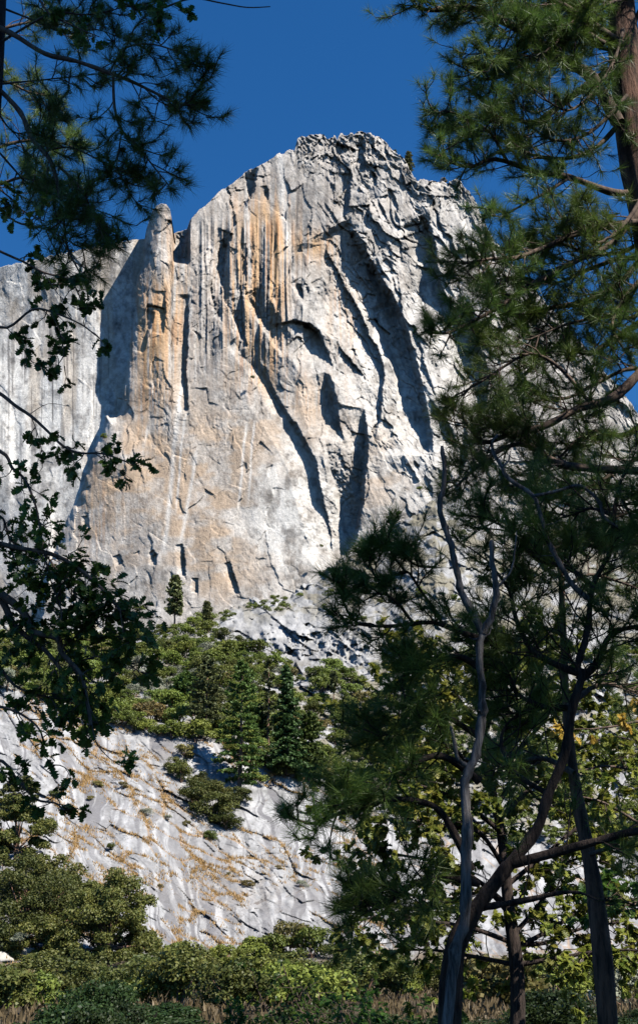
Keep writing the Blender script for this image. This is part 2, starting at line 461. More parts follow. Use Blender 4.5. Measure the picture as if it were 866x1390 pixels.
def terrain_rel(u, v):
    vb = np.interp(u, VB[:, 0], VB[:, 1]); vs_ = np.interp(u, VS[:, 0], VS[:, 1])
    slab = sstep(-8, 6, v - vs_)
    out = blob(u, v, 400, 868, 105, 34)
    th = R(33)
    x = (u * math.cos(th) + v * math.sin(th)); y = (-u * math.sin(th) + v * math.cos(th))
    wx = (fbm(u * .02, v * .02, 402, 3) - .5) * 14
    c1, b1 = cells((x + wx) / 60, (y + wx) / 16, 411, 2.6)
    c2, b2 = cells((x - wx) / 22, (y + wx) / 8, 421, 2.2)
    c3, b3 = cells(u / 10, v / 7, 431, 1.4)
    f = fbm(u / 9, v / 9, 441, 4) - .5
    rel = slab * ((c1 - .5) * .8 + ((c2 - .5) * .7 + (c3 - .5) * .3 - .3 * np.exp(-(b1 / .05) ** 2)) * sstep(.45, .65, fbm(u / 50, v / 50, 452, 3)) + f * .35 + 9 * (fbm(u / 80, v / 110, 451, 4) - .5))
    rel += (1 - slab) * (1 + 1.5 * out) * ((c3 - .5) * 2.2 + (c1 - .5) * 3.0 + f * 5 + 14 * (fbm(u / 60, v / 40, 461, 3) - .5))
    rel += out * 22
    return rel, slab, out, b1, c1, b2

def terrain_Y(u, v, rel=None):
    u = np.asarray(u, float); v = np.asarray(v, float)
    vb = np.interp(u, VB[:, 0], VB[:, 1]); vs_ = np.interp(u, VS[:, 0], VS[:, 1])
    near = np.interp(u, [0, 190, 260, 940], [172, 178, 215, 215])
    s1 = np.clip((v - vb) / (vs_ - vb), 0, 1); s2 = np.clip((v - vs_) / (1300 - vs_), 0, 1)
    Y = np.where(v < vb, 603 + (vb - v) * .5, np.where(v < vs_, 603 + (292 - 603) * s1 ** .8, 292 + (near - 292) * s2 ** 1.1))
    Y = np.where(v > 1300, near - (v - 1300) * (near - 150) / 45, Y)
    if rel is None: rel = terrain_rel(u, v)[0]
    return Y - rel * np.clip((1345 - v) / 40, 0, 1)

GRASSY = []
def build_terrain():
    nc, nr = 900, 560
    uc = np.linspace(-70, 935, nc)
    vb = np.interp(uc, VB[:, 0], VB[:, 1]) - 14 + (fbm(uc / 12, uc * 0, 401, 3) - .5) * 6
    t = np.linspace(0, 1, nr)[:, None]
    U = np.repeat(uc[None], nr, 0); V = vb[None] + t * (1346 - vb[None])
    rel, slab, out, b1, c1, b2 = terrain_rel(U, V)
    Y = terrain_Y(U, V, rel)
    X, Yc, Z = at(U, V, Y)
    mott = fbm(U / 20, V / 22, 501, 5); m2 = fbm(U / 5, V / 6, 502, 4)
    g = .26 + .035 * slab + (mott - .5) * .26 + (m2 - .5) * .24
    c = np.stack([g * 1.01, g, g * .985], -1)
    def mix(c, col, f):
        f = np.clip(f, 0, 1)[..., None]
        return c * (1 - f) + np.array(col) * f
    # slanting water streaks on the slab
    wp = (fbm(U / 45, V / 60, 521, 3) - .5) * 46
    c = mix(c, (.40, .395, .39), slab * sstep(.48, .66, vnoise((U + wp - (V - 1000) * .22) / 6, V / 60, 513)) * .65 * sstep(.35, .6, mott))
    sk = U + wp - (V - 1000) * .22
    st = sstep(.49, .60, vnoise(sk / 6, V / 100, 511) * .6 + vnoise(sk / 2.5, V / 60, 512) * .4)
    sf = blob(U, V, 425, 1130, 60, 110) + .9 * blob(U, V, 255, 1235, 40, 60) + .8 * blob(U, V, 60, 985, 80, 40) + .7 * blob(U, V, 200, 1010, 60, 25) + .6 * blob(U, V, 120, 1090, 30, 50) + .45
    c = mix(c, (.125, .12, .125), np.clip(st * sf * 1.3, 0, 1) * slab * .85)
    c = mix(c, (.155, .15, .15), slab * sstep(.50, .66, mott * .7 + .3 * vnoise(sk / 9, V / 60, 516)) * .7)
    c = mix(c, (.24, .22, .20), slab * (blob(U, V, 330, 1200, 85, 40) * .75 + .5 * blob(U, V, 190, 1030, 70, 22)) * sstep(.35, .55, m2))
    jn = sstep(.84, .92, ridged((U * .5 + V * .9) / 16, (U * .9 - V * .5) / 60, 517, 3)) * sstep(.42, .56, fbm(U / 40, V / 30, 518, 3))
    c = mix(c, (.12, .10, .085), jn * slab * .8)
    # soil and litter between the bushes on the hillside
    soil = (1 - slab) * (1 - np.clip(out * 1.6, 0, 1)) * sstep(.42, .6, fbm(U / 13, V / 9, 514, 3) + .12 * (U < 300))
    c = mix(c, (.17, .15, .10), soil * .8)
    # ledges with dry soil
    led = slab * sstep(.10, .0, b1) * sstep(.46, .56, fbm(U / 60, V / 50, 515, 3))
    c = mix(c, (.30, .19, .10), led * .7)
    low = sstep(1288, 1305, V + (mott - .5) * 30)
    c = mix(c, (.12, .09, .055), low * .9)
    c = np.clip(c, .02, .6)
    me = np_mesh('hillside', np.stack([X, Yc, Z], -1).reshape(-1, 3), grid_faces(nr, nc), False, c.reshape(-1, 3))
    m = rock_material('slab_granite', .35, 1.4, .35, .12, .13)
    tag(link('hillside', me, m), 'pale granite slab and rocky slope below the great cliff', 'hillside', kind='structure')
    # dry grass stands on the ledges of the slab
    rng = np.random.default_rng(5)
    gp = fbm(U / 60, V / 50, 515, 3)
    p = slab * (sstep(.08, .01, b1) * sstep(.42, .50, gp) * .9)
    for (bu, bv, ru, rv, k_) in ((60, 960, 90, 14, .5), (150, 985, 60, 12, .9), (165, 1030, 45, 12, .9), (130, 1060, 40, 10, .8), (200, 1060, 30, 12, .8), (100, 1100, 16, 25, .7), (270, 1185, 60, 9, .9), (165, 1195, 45, 10, .6), (405, 1180, 30, 18, .7), (120, 1125, 20, 8, .7)):
        p = p + blob(U, V, bu, bv, ru, rv) * k_ * sstep(.45, .6, m2) * slab * (0.2 + .9 * sstep(.2, .04, b2))
    p = p * (U < 520)
    idx = np.nonzero((rng.random(U.shape) < p * .26).ravel())[0]
    P = np.stack([X, Yc, Z], -1).reshape(-1, 3)[idx]
    return P
grass_pts = build_terrain()

def build_grass(P, name, hgt, nb, mat, seed=1):
    rng = np.random.default_rng(seed)
    n = len(P); P = P * 1.0; Pn = np.repeat(P, nb, 0)
    sz = np.repeat(.4 + 1.3 * rng.random(n) ** 2, nb)[:, None]; off = rng.normal(0, hgt, (n * nb, 3)) * np.array([1.7, .8, 0]) * sz
    off[:, 2] = -off[:, 0] * .35 + off[:, 1] * .5
    base = Pn + off + np.array([0, -.15, -.05])
    ang = rng.random(n * nb) * 6.283; lean = rng.random(n * nb) * .7
    hh = hgt * (.5 + rng.random(n * nb))
    tip = base + np.stack([np.cos(ang) * lean * hh, np.sin(ang) * lean * hh, hh], -1)
    a2 = rng.random(n * nb) * 3.14; wd = hgt * .2
    side = np.stack([np.cos(a2), np.sin(a2), np.zeros(n * nb)], -1) * wd
    co = np.stack([base - side, base + side, tip], 1).reshape(-1, 3)
    me = np_mesh(name, co, np.arange(len(co)).reshape(-1, 3))
    return link(name, me, mat)

def leaf_material(name, c1, c2, trans=.35, rough=.55, spec=.3):
    m, nt, b = material(name, rough)
    L = nt.links.new
    b.inputs['Specular IOR Level'].default_value = spec
    geo = N(nt, 'ShaderNodeNewGeometry'); oi = N(nt, 'ShaderNodeObjectInfo')
    mx = N(nt, 'ShaderNodeMix', data_type='RGBA'); mx.inputs[6].default_value = rgb(*c1); mx.inputs[7].default_value = rgb(*c2)
    tc = N(nt, 'ShaderNodeTexCoord'); nz = N(nt, 'ShaderNodeTexNoise', Scale=1.3, Detail=2)
    L(tc.outputs['Object'], nz.inputs['Vector'])
    av = N(nt, 'ShaderNodeMath', operation='MULTIPLY_ADD'); L(geo.outputs['Random Per Island'], av.inputs[0]); av.inputs[1].default_value = .55
    L(nz.outputs[0], av.inputs[2])
    sb = N(nt, 'ShaderNodeMath', operation='SUBTRACT'); L(av.outputs[0], sb.inputs[0]); sb.inputs[1].default_value = .3; sb.use_clamp = True
    L(sb.outputs[0], mx.inputs[0])
    hsv = N(nt, 'ShaderNodeHueSaturation'); L(mx.outputs[2], hsv.inputs['Color'])
    mr = N(nt, 'ShaderNodeMapRange'); mr.inputs[3].default_value = .70; mr.inputs[4].default_value = 1.35; L(oi.outputs['Random'], mr.inputs[0]); L(mr.outputs[0], hsv.inputs['Value'])
    mh = N(nt, 'ShaderNodeMapRange'); mh.inputs[3].default_value = .515; mh.inputs[4].default_value = .485
    wn = N(nt, 'ShaderNodeMath', operation='FRACT'); ml = N(nt, 'ShaderNodeMath', operation='MULTIPLY'); ml.inputs[1].default_value = 7.31
    L(oi.outputs['Random'], ml.inputs[0]); L(ml.outputs[0], wn.inputs[0]); L(wn.outputs[0], mh.inputs[0]); L(mh.outputs[0], hsv.inputs['Hue'])
    L(hsv.outputs[0], b.inputs['Base Color'])
    tr = N(nt, 'ShaderNodeBsdfTranslucent'); L(hsv.outputs[0], tr.inputs[0])
    ms = N(nt, 'ShaderNodeMixShader'); ms.inputs[0].default_value = trans
    L(b.outputs[0], ms.inputs[1]); L(tr.outputs[0], ms.inputs[2]); L(ms.outputs[0], nt.nodes['Material Output'].inputs[0])
    return m

def bark_material(name, c1, c2, scale=6, stretch=.2, bump=.02):
    m, nt, b = material(name, .95)
    L = nt.links.new
    tc = N(nt, 'ShaderNodeTexCoord'); mp = N(nt, 'ShaderNodeMapping'); mp.inputs['Scale'].default_value = (1, 1, stretch); L(tc.outputs['Object'], mp.inputs[0])
    n1 = N(nt, 'ShaderNodeTexNoise', Scale=scale, Detail=6, Roughness=.7); L(mp.outputs[0], n1.inputs['Vector'])
    cr = N(nt, 'ShaderNodeValToRGB'); cr.color_ramp.elements[0].position = .38; cr.color_ramp.elements[1].position = .62
    cr.color_ramp.elements[0].color = rgb(*c1); cr.color_ramp.elements[1].color = rgb(*c2)
    L(n1.outputs[0], cr.inputs[0]); L(cr.outputs[0], b.inputs['Base Color'])
    bu = N(nt, 'ShaderNodeBump', Strength=1.0, Distance=bump); L(n1.outputs[0], bu.inputs['Height']); L(bu.outputs[0], b.inputs['Normal'])
    return m

M = {}
M['bush'] = leaf_material('bush_leaf', (.085, .12, .018), (.22, .25, .045), .25)
M['bush_dark'] = leaf_material('live_oak_leaf', (.05, .075, .015), (.165, .155, .036), .25)
M['bush_grey'] = leaf_material('sage_leaf', (.16, .18, .12), (.30, .30, .21), .2)
M['bush_brown'] = leaf_material('dry_leaf', (.10, .10, .035), (.27, .20, .06), .25)
M['pine_far'] = leaf_material('far_pine_needle', (.05, .095, .02), (.14, .19, .04), .3)
M['fir_far'] = leaf_material('fir_needle', (.025, .065, .02), (.07, .125, .03), .2)
M['pine_olive'] = leaf_material('olive_pine_needle', (.08, .10, .035), (.19, .19, .07), .2)
M['bark_far'] = bark_material('far_bark', (.10, .06, .04), (.26, .15, .10), 2, .3, .05)
M['bark_grey'] = bark_material('weathered_wood', (.16, .15, .15), (.38, .36, .35), 9, .15, .01)
M['grass'] = leaf_material('dry_grass', (.42, .21, .07), (.64, .40, .18), .3)
tag(build_grass(grass_pts, 'dry_grass', .42, 16, M['grass']), 'golden dry grass growing in tufts along the ledges of the granite slab', 'grass', kind='stuff')

def leaf_quads(C, Nrm, size, rng, aspect=1.4, droop=0.0):
    """one leaf-like quad (a bent diamond) at each centre"""
    n = len(C)
    a = rng.normal(0, 1, (n, 3)) + Nrm * 1.3; a /= np.linalg.norm(a, axis=1)[:, None]
    t = rng.normal(0, 1, (n, 3)); t -= a * (t * a).sum(1)[:, None]; t /= np.linalg.norm(t, axis=1)[:, None]
    t[:, 2] -= droop
    b = np.cross(a, t)
    s = (size * (.6 + .8 * rng.random(n)))[:, None]
    return np.stack([C - t * s * aspect * .5, C + b * s * .5 + a * s * .12, C + t * s * aspect * .5, C - b * s * .5 + a * s * .12], 1).reshape(-1, 3)

def lumpy_crown(rng, nl, leaf, nq, rx=1, rz=.8, flat=.3):
    """leaves spread through a cluster of lobes; unit crown standing on z=0"""
    cs = []; 
    for i in range(nl):
        a = rng.random() * 6.283; r = rng.random() ** .6 * rx * .68
        z = rz * (.35 + rng.random() * .75) * (1.05 - .5 * (r / rx) ** 2)
        cs.append((math.cos(a) * r, math.sin(a) * r, z, (.22 + .2 * rng.random()) * rx))
    cs = np.array(cs)
    k = rng.integers(0, nl, nq)
    d = rng.normal(0, 1, (nq, 3)); d /= np.linalg.norm(d, axis=1)[:, None]
    d[:, 2] = np.where(d[:, 2] < -.3, -d[:, 2], d[:, 2])
    rad = cs[k, 3] * (1 - .45 * rng.random(nq) ** 2.2)
    sub = 1 + .22 * np.sin(d[:, 0] * 9 + k) * np.sin(d[:, 1] * 8 + k * 2) 
    C = cs[k, :3] + d * (rad * sub)[:, None] * np.array([1, 1, .8])
    C[:, 2] = np.maximum(C[:, 2], .02)
    return leaf_quads(C, d, np.full(nq, leaf), rng), cs

def tube(pts, rads, ns=7):
    """verts, faces of a tapered tube through points"""
    P = np.array(pts, float); n = len(P); rads = np.asarray(rads, float)
    T = np.gradient(P, axis=0); T /= np.linalg.norm(T, axis=1)[:, None] + 1e-9
    up = np.array([0.31, .2, .93]); 
    A = np.cross(T, up); A /= np.linalg.norm(A, axis=1)[:, None] + 1e-9
    B = np.cross(T, A)
    ang = np.linspace(0, 2 * math.pi, ns, endpoint=False)
    ring = P[:, None] + (A[:, None] * np.cos(ang)[None, :, None] + B[:, None] * np.sin(ang)[None, :, None]) * rads[:, None, None]
    co = ring.reshape(-1, 3)
    i = np.arange(n - 1)[:, None] * ns; j = np.arange(ns)[None]; j2 = (j + 1) % ns
    f = np.stack([i + j, i + j2, i + ns + j2, i + ns + j], -1).reshape(-1, 4)
    return co, f

class Mesh:
    def __init__(s): s.co = []; s.f = []; s.n = 0
    def add(s, co, f):
        s.co.append(co); s.f.append(np.asarray(f) + s.n); s.n += len(co)
    def tube(s, pts, rads, ns=7): s.add(*tube(pts, rads, ns))
    def quads(s, co): s.add(co, np.arange(len(co)).reshape(-1, 4))
    def tris(s, co):  # triangles kept as quads with a doubled corner is wrong; own list
        raise NotImplementedError
    def build(s, name, mat, parent=None, smooth=False):
        me = np_mesh(name, np.concatenate(s.co), np.concatenate(s.f), smooth)
        return link(name, me, mat, parent)

def copy_tree(o, parent=None):
    c = o.copy(); COL.objects.link(c); c.parent = parent
    for ch in CH.get(o.name, []):
        copy_tree(ch, c)
    return c
CH = {}
def reg(parent, child): CH.setdefault(parent.name, []).append(child); return child

def bush_proto(seed, mat, nl=14, leaf=.07, nq=2600, rz=.8):
    rng = np.random.default_rng(seed)
    q, cs = lumpy_crown(rng, nl, leaf, nq, 1, rz)
    root = empty('bush', (0, 0, 0))
    m = Mesh(); m.quads(q); reg(root, m.build('foliage', M[mat], root))
    s = Mesh()
    for k in range(6):
        e = cs[k % nl]; s.tube([(0, 0, -.15), (e[0] * .4, e[1] * .4, e[2] * .45), (e[0] * .9, e[1] * .9, e[2])], [.035, .022, .008], 5)
    reg(root, s.build('stem', M['bark_far'], root))
    return root
PROTO = {'bush': [bush_proto(11 + i, 'bush', rz=.7 + .12 * i) for i in range(3)], 'bush_dark': [bush_proto(31 + i, 'bush_dark', 20, .055, 4200, .95) for i in range(2)],
         'bush_grey': [bush_proto(41, 'bush_grey', 12, .05, 2600, .7)], 'bush_brown': [bush_proto(51, 'bush_brown')]}
USED = set()
def place_bush(u, v, r, kind, label, group=None, rng=random, Y=None, dz=0.0, sz=1.0, name=None):
    ps = PROTO[kind]; p = ps[rng.randrange(len(ps))]
    if Y is None: Y = float(terrain_Y(u, v))
    if p.name not in USED: USED.add(p.name); o = p
    else: o = copy_tree(p)
    x, y, z = at(u, v, Y)
    o.location = (float(x), float(y), float(z) - .12 * r + dz); s = r
    o.scale = (s * (.9 + .3 * rng.random()), s, s * sz * (.8 + .4 * rng.random())); o.rotation_euler = (0, 0, rng.random() * 6.28)
    tag(o, label, 'bush', group)
    return o
rnd = random.Random(3)
def px2m(px, Y): return px * Y / F * 1.03

# dense brush on the slope between slab and cliff
G_SL = 'bushes covering the slope under the cliff'
cnt = 0
cand = []
rr = np.random.default_rng(9)
for i in range(9000):
    u = rr.uniform(-15, 880); vb = np.interp(u, VB[:, 0], VB[:, 1]); vs_ = np.interp(u, VS[:, 0], VS[:, 1])
    v = vb + 2 + (vs_ + 8 - vb) * rr.random()
    d = 1.0 if u < 300 else .85
    out = math.exp(-((u - 400) / 95) ** 2 - ((v - 862) / 28) ** 2)
    d *= max(0, 1 - 2.4 * out)
    if u > 390: d *= .30 + .6 * sstep(890, 960, v)
    if u > 500: d *= .6
    if u > 440 and v < 800: d *= .35
    if float(fbm(np.array([u / 26.]), np.array([v / 13.]), 601, 3)[0]) < .62 - .42 * d: continue
    if rr.random() > d: continue
    r = (10 + 11 * rr.random()) * (1.35 if u < 330 else 1.0)
    if v < 885: r *= .62
    if any((u - a) ** 2 + ((v - b) * 1.9) ** 2 < ((r + c_) * .42) ** 2 for a, b, c_ in cand): continue
    cand.append((u, v, r))
cand.sort(key=lambda t: -t[2] * (1 if t[0] < 520 else .6))
print('slope bushes', len(cand))
LB = {'bush': 'rounded olive green bush among many on the slope under the cliff', 'bush_dark': 'rounded dark green bush among many on the slope under the cliff',
      'bush_brown': 'rounded yellow brown bush among the green ones on the slope under the cliff', 'bush_grey': 'rounded grey green bush among the olive ones on the slope under the cliff'}
for (u, v, r) in cand[:262]:
    Y = float(terrain_Y(u, v)); q = rnd.random()
    kind = 'bush' if q < .74 else 'bush_dark' if q < .90 else 'bush_brown' if q < .96 else 'bush_grey'
    if 180 < u < 240 and 905 < v < 965: kind = 'bush_grey' if rnd.random() < .7 else 'bush'
    place_bush(u, v, px2m(r, Y), kind, LB[kind], G_SL, rnd, Y)
# the smaller brush between them that nobody could count
if len(cand) > 262:
    bm_ = Mesh(); rg = np.random.default_rng(77)
    for (u, v, r) in cand[262:]:
        Y = float(terrain_Y(u, v)); s_ = px2m(r, Y); x, y, z = at(u, v, Y)
        q, _ = lumpy_crown(rg, 8, .085, 900, 1, .75)
        bm_.quads(q * s_ + np.array([float(x), float(y), float(z) - .12 * s_]))
    tag(bm_.build('low_brush', M['bush']), 'low olive brush filling the gaps between the bushes and behind the pines', 'brush', kind='stuff')
# ------------------------------------------------------------------ trees of the middle distance
def conifer(name, u, vbase, vtop, mat, label, style='pine', wpx=60, Y=None, seed=1, bark='bark_far', start=.3, group=None, dens=1.0, leafpx=2.2):
    if Y is None: Y = float(terrain_Y(u, vbase))
    rng = np.random.default_rng(seed)
    x0, y0, z0 = [float(q) for q in at(u, vbase, Y)]
    H = float(at(u, vtop, Y)[2]) - z0
    z0 -= 1.0; H += 1.0
    W = px2m(wpx, Y) * .40
    root = empty(name, (x0, y0, z0)); tag(root, label, 'tree', group)
    tr = Mesh(); zz = np.linspace(0, 1, 12)
    bend = np.cumsum(rng.normal(0, .012, (12, 2)), 0) * H * .25; bend -= bend[0]
    tp = np.stack([bend[:, 0], bend[:, 1], zz * H], -1)
    tr.tube(tp, (.016 * H + .06) * (1 - zz * .93), 9); tr.build('trunk', M[bark], root, True)
    br = Mesh(); lf = Mesh(); ls = leafpx * Y / F
    nb = int(46 * dens)
    for k in range(nb):
        t = start + (1 - start) * (k + rng.random() * .7) / nb
        if style == 'fir': prof = (1 - t) ** .75 * 1.08 + .04
        elif style == 'thin': prof = .55 * (1 - (2 * (t - start) / (1 - start) - 1) ** 2) ** .5 + .15
        else: prof = (min(1, (t - start) / (1 - start) * 3.2 + .45)) * (1 - t) ** .55 * 1.15 + .10
        Lb = W * prof * (.65 + .5 * rng.random())
        a = k * 2.4 + rng.random() * .8; up = .25 if style != 'fir' else -.12
        p0 = np.array([np.interp(t, zz, tp[:, 0]), np.interp(t, zz, tp[:, 1]), t * H])
        dr = np.array([math.cos(a), math.sin(a), 0])
        droop = -.22 if t < .6 else .1
        pts = [p0 + dr * Lb * s + np.array([0, 0, Lb * (up * s + droop * s * s)]) for s in (0, .35, .7, 1)]
        br.tube(pts, [.02 * Lb + .03, .014 * Lb + .02, .01 * Lb + .01, .01], 5)
        n = int((26 if style != 'fir' else 34) * dens * (.5 + prof))
        s = (.25 + .8 * rng.random(n)) if style != 'fir' else (.12 + .9 * rng.random(n))
        C = p0 + dr * (Lb * s)[:, None] + np.stack([0 * s, 0 * s, Lb * (up * s + droop * s * s)], -1)
        spread = Lb * .16 + ls * .5
        sidev = np.array([-dr[1], dr[0], 0])
        C = C + sidev * (rng.normal(0, 1, n) * spread * (.4 + s * .6))[:, None] + rng.normal(0, 1, (n, 3)) * ls * .45
        # tufts: several needles-bunch quads round each point
        for q in range(5):
            lf.quads(leaf_quads(C + rng.normal(0, ls * .35, (n, 3)), np.tile([0, 0, .8], (n, 1)), np.full(n, ls), rng, 1.9))
    br.build('branches', M[bark], root); lf.build('foliage', M[mat], root)
    return root

conifer('pine_tree', 237, 853, 781, 'pine_olive', 'lone sparse pine standing at the foot of the pale cliff', 'pine', 36, 585, 3, start=.28, dens=.8)
conifer('pine_tree', 281, 848, 818, 'pine_olive', 'small pointed young pine right of the lone pine at the cliff foot', 'pine', 14, 580, 4, start=.05, dens=.7)
conifer('pine_tree', 278, 1036, 893, 'pine_olive', 'broad pine with a bare reddish lower trunk above the slab edge', 'pine', 78, 296, 5, start=.36, dens=1.1)
conifer('pine_tree', 326, 1085, 898, 'pine_far', 'tall full pine standing in the dark gully of the slab', 'pine', 80, 278, 6, start=.14, dens=1.2)
conifer('fir_tree', 390, 1046, 905, 'fir_far', 'dark pointed fir on the slope, darkest tree beside the pines', 'fir', 70, 288, 7, start=.08, dens=1.6)
conifer('pine_tree', 365, 1025, 893, 'pine_olive', 'thin half bare pine just left of the dark pointed fir', 'thin', 34, 312, 8, start=.22, dens=.55)
conifer('pine_tree', 420, 1062, 968, 'pine_far', 'short bushy pine right of the dark pointed fir', 'pine', 66, 292, 9, start=.12, dens=1.1)
conifer('pine_tree', 453, 962, 912, 'pine_olive', 'tiny thin pine with bare trunk amid the brush right of the fir', 'thin', 14, 400, 10, start=.5, dens=.4)
conifer('pine_tree', 350, 1020, 958, 'pine_far', 'small round topped pine between the tall full pine and the dark fir', 'pine', 60, 315, 12, start=.15, dens=1.1)
conifer('pine_tree', 248, 975, 915, 'pine_far', 'low spreading pine on the slope left of the broad pine', 'pine', 70, 340, 13, start=.1, dens=1.1)
conifer('pine_tree', 555, 243, 208, 'pine_olive', 'tiny rounded pine on the right shoulder of the summit', 'thin', 15, 683, 14, start=.25, dens=.6)
for (u, v, r, lab) in ((536, 204, 5, 'small bush clinging just left of the tiny summit pine'), (565, 246, 4.5, 'small bush right below the tiny summit pine'),
                       (602, 245, 8, 'low brownish bush on the far right shoulder of the skyline'), (543, 213, 4, 'tiny bush on the skyline beside the summit pine')):
    place_bush(u, v + 3, px2m(r, 672), 'bush_brown' if r == 8 else 'bush', lab, None, rnd, 672, sz=.8)
for (u, v, r, Y, lab) in ((130, 783, 8, 583, 'small pale bush on a ledge of the cliff behind the oak leaves'), (141, 594, 6, 603, 'small bush on the knob left of the orange tower'),
                       (570, 664, 6, 601, 'small bush in the crack beside the dark gully, right of the cliff centre'), (343, 513, 4, 619, 'tiny green bush between the slanting ribs high on the cliff'),
                       (436, 742, 4, 601, 'tiny bush at the left edge of the dark cleft near the cliff foot'), (187, 828, 10, 560, 'grey green bush at the cliff foot left of the lone pine'),
                       (527, 704, 4, 596, 'tiny bush on the upper end of the pale ramp'), (541, 698, 5, 596, 'small bush in the middle of the pale ramp beside the cleft')):
    place_bush(u, v, px2m(r, Y), 'bush', lab, None, rnd, Y)
# live oaks and bushes in the gully of the slab
G_G = 'dark bushes in the gully of the slab'
for (u, v, r, k, sz) in ((262, 1092, 24, 'bush_dark', 1), (292, 1112, 27, 'bush_dark', 1), (308, 1126, 22, 'bush_dark', .9), (246, 1062, 16, 'bush_dark', 1), (275, 1078, 20, 'bush_dark', 1), (238, 1048, 13, 'bush_dark', 1.3),
                     (252, 1030, 14, 'bush_brown', 1), (322, 1092, 18, 'bush_dark', .9), (300, 1085, 18, 'bush_dark', 1), (345, 1062, 16, 'bush', 1), (424, 1046, 20, 'bush', 1.1), (448, 1050, 16, 'bush', 1.1), (404, 1050, 16, 'bush', 1), (372, 1036, 16, 'bush_dark', 1)):
    r *= 1.25; Y = float(terrain_Y(u, v)); place_bush(u, v, px2m(r, Y), k, 'dense rounded bush in the dark clump round the pines in the gully', G_G, rnd, Y, sz=sz)
# single bushes on the bare slab
for (u, v, r, k, lab) in ((151, 1154, 9, 'bush_dark', 'small dark bush alone in the middle of the bare white slab'), (74, 1084, 9, 'bush', 'small bush at the left side of the slab near a rusty ledge'),
                       (133, 1068, 9, 'bush_brown', 'low brown bush on the upper slab below the grassy ledges'), (168, 1070, 9, 'bush_brown', 'round brownish bush on the upper slab right of the low brown one'), (123, 1086, 7, 'bush_brown', 'small dry bush under the grassy ledges of the upper slab'),
                       (198, 1106, 13, 'bush_grey', 'spreading grey bush in the centre of the slab'), (228, 1114, 9, 'bush_grey', 'grey bush right of the spreading one on the slab'), (253, 1122, 7, 'bush_brown', 'small dry bush at the edge of the pale slab below the gully clump'),
                       (285, 1140, 11, 'bush', 'low bush just under the dark gully clump'), (336, 1204, 11, 'bush_brown', 'dry bush in the rusty patch on the lower right slab'), (378, 1180, 6, 'bush_brown', 'little dry bush on the streaked right part of the slab'),
                       (410, 1205, 11, 'bush_grey', 'grey bush near the right end of the rusty ledges'), (112, 998, 15, 'bush', 'olive bush hanging over the top edge of the slab under the oak leaves'), (310, 1188, 5, 'bush_brown', 'tiny dry bush left of the rusty patch'), (218, 1206, 5, 'bush_brown', 'tiny brown bush on a narrow ledge of the lower slab')):
    Y = float(terrain_Y(u, v)); place_bush(u, v, px2m(r, Y), k, lab, None, rnd, Y)

def oak(name, u, vbase, Y, wpx, hpx, label, mat='bush_dark', seed=1, nq=26000, leafpx=2.4, nl=40, group=None, zf=1.0):
    """a broad live oak: short trunk, limbs and a crown of leaf clumps"""
    rng = np.random.default_rng(seed)
    Y = float(terrain_Y(u, vbase)) - .5
    x, y, z = [float(q) for q in at(u, vbase, Y)]
    Rm = px2m(wpx, Y) * .56; Hm = px2m(hpx, Y) * 1.05
    root = empty(name, (x, y, z - .4)); tag(root, label, 'tree', group)
    cs = []
    for i in range(nl):
        a = rng.random() * 6.283; r = rng.random() ** .55 * .82; zz = (.06 + .94 * rng.random()) * math.sqrt(max(0, 1 - r * r * .82))
        cs.append((math.cos(a) * r * Rm, math.sin(a) * r * Rm, zz * Hm * .86 * zf, Rm * (.13 + .15 * rng.random())))
    cs = np.array(cs)
    k = rng.integers(0, nl, nq)
    d = rng.normal(0, 1, (nq, 3)); d /= np.linalg.norm(d, axis=1)[:, None]
    d[:, 2] = np.where(d[:, 2] < -.5, -d[:, 2], d[:, 2])
    rad = cs[k, 3] * (1 - .6 * rng.random(nq) ** 2)
    C = cs[k, :3] + d * (rad * (1 + .25 * np.sin(d[:, 0] * 11 + k) * np.sin(d[:, 1] * 9 + 2 * k)))[:, None] * np.array([1, 1, .75])
    C[:, 2] = np.maximum(C[:, 2], .05)
    lf = Mesh(); lf.quads(leaf_quads(C, d, np.full(nq, leafpx * Y / F), rng)); 
    tr = Mesh(); tr.tube([(0, 0, 0), (.1, 0, Hm * .2), (.0, .1, Hm * .45)], [Rm * .075, Rm * .06, Rm * .03], 9); tr.build('trunk', M['bark_far'], root, True)
    lm = Mesh()
    for e in cs[::2]:
        lm.tube([(0, 0, Hm * .15), (e[0] * .4, e[1] * .4, Hm * .15 + (e[2] - Hm * .15) * .5), (e[0], e[1], e[2])], [Rm * .035, Rm * .02, Rm * .006], 5)
    lm.build('limbs', M['bark_far'], root)
    lf.build('crown', M[mat], root)
    return root
oak('oak_tree', 146, 1305, 150, 132, 118, 'big rounded live oak with yellowish tips in the lower left, beside the slab', 'bush_dark', 21, 42000, 2.0, 60)
oak('oak_tree', 34, 1290, 158, 135, 125, 'dense live oak at the lower left edge, left of the big rounded one', 'bush_dark', 22, 34000, 2.0, 55)
oak('oak_tree', 95, 1262, 166, 90, 72, 'live oak crown rising behind and between the two big ones', 'bush_dark', 28, 22000, 2.0, 40)
oak('oak_tree', 185, 1300, 150, 50, 60, 'small oak at the right edge of the big rounded one, against the slab', 'bush_dark', 26, 9000, 2.0, 24)
oak('oak_tree', 60, 1225, 150, 100, 60, 'wide oak crown above the others, under the small round oak', 'bush_dark', 27, 18000, 2.0, 40)
oak('oak_tree', 10, 1228, 150, 80, 70, 'oak crown at the left edge directly under the grey ledge', 'bush_dark', 29, 16000, 2.0, 34)
oak('oak_tree', 60, 1300, 150, 90, 60, 'low oak crown between the two big ones, close to the ground', 'bush_dark', 32, 14000, 2.0, 34)
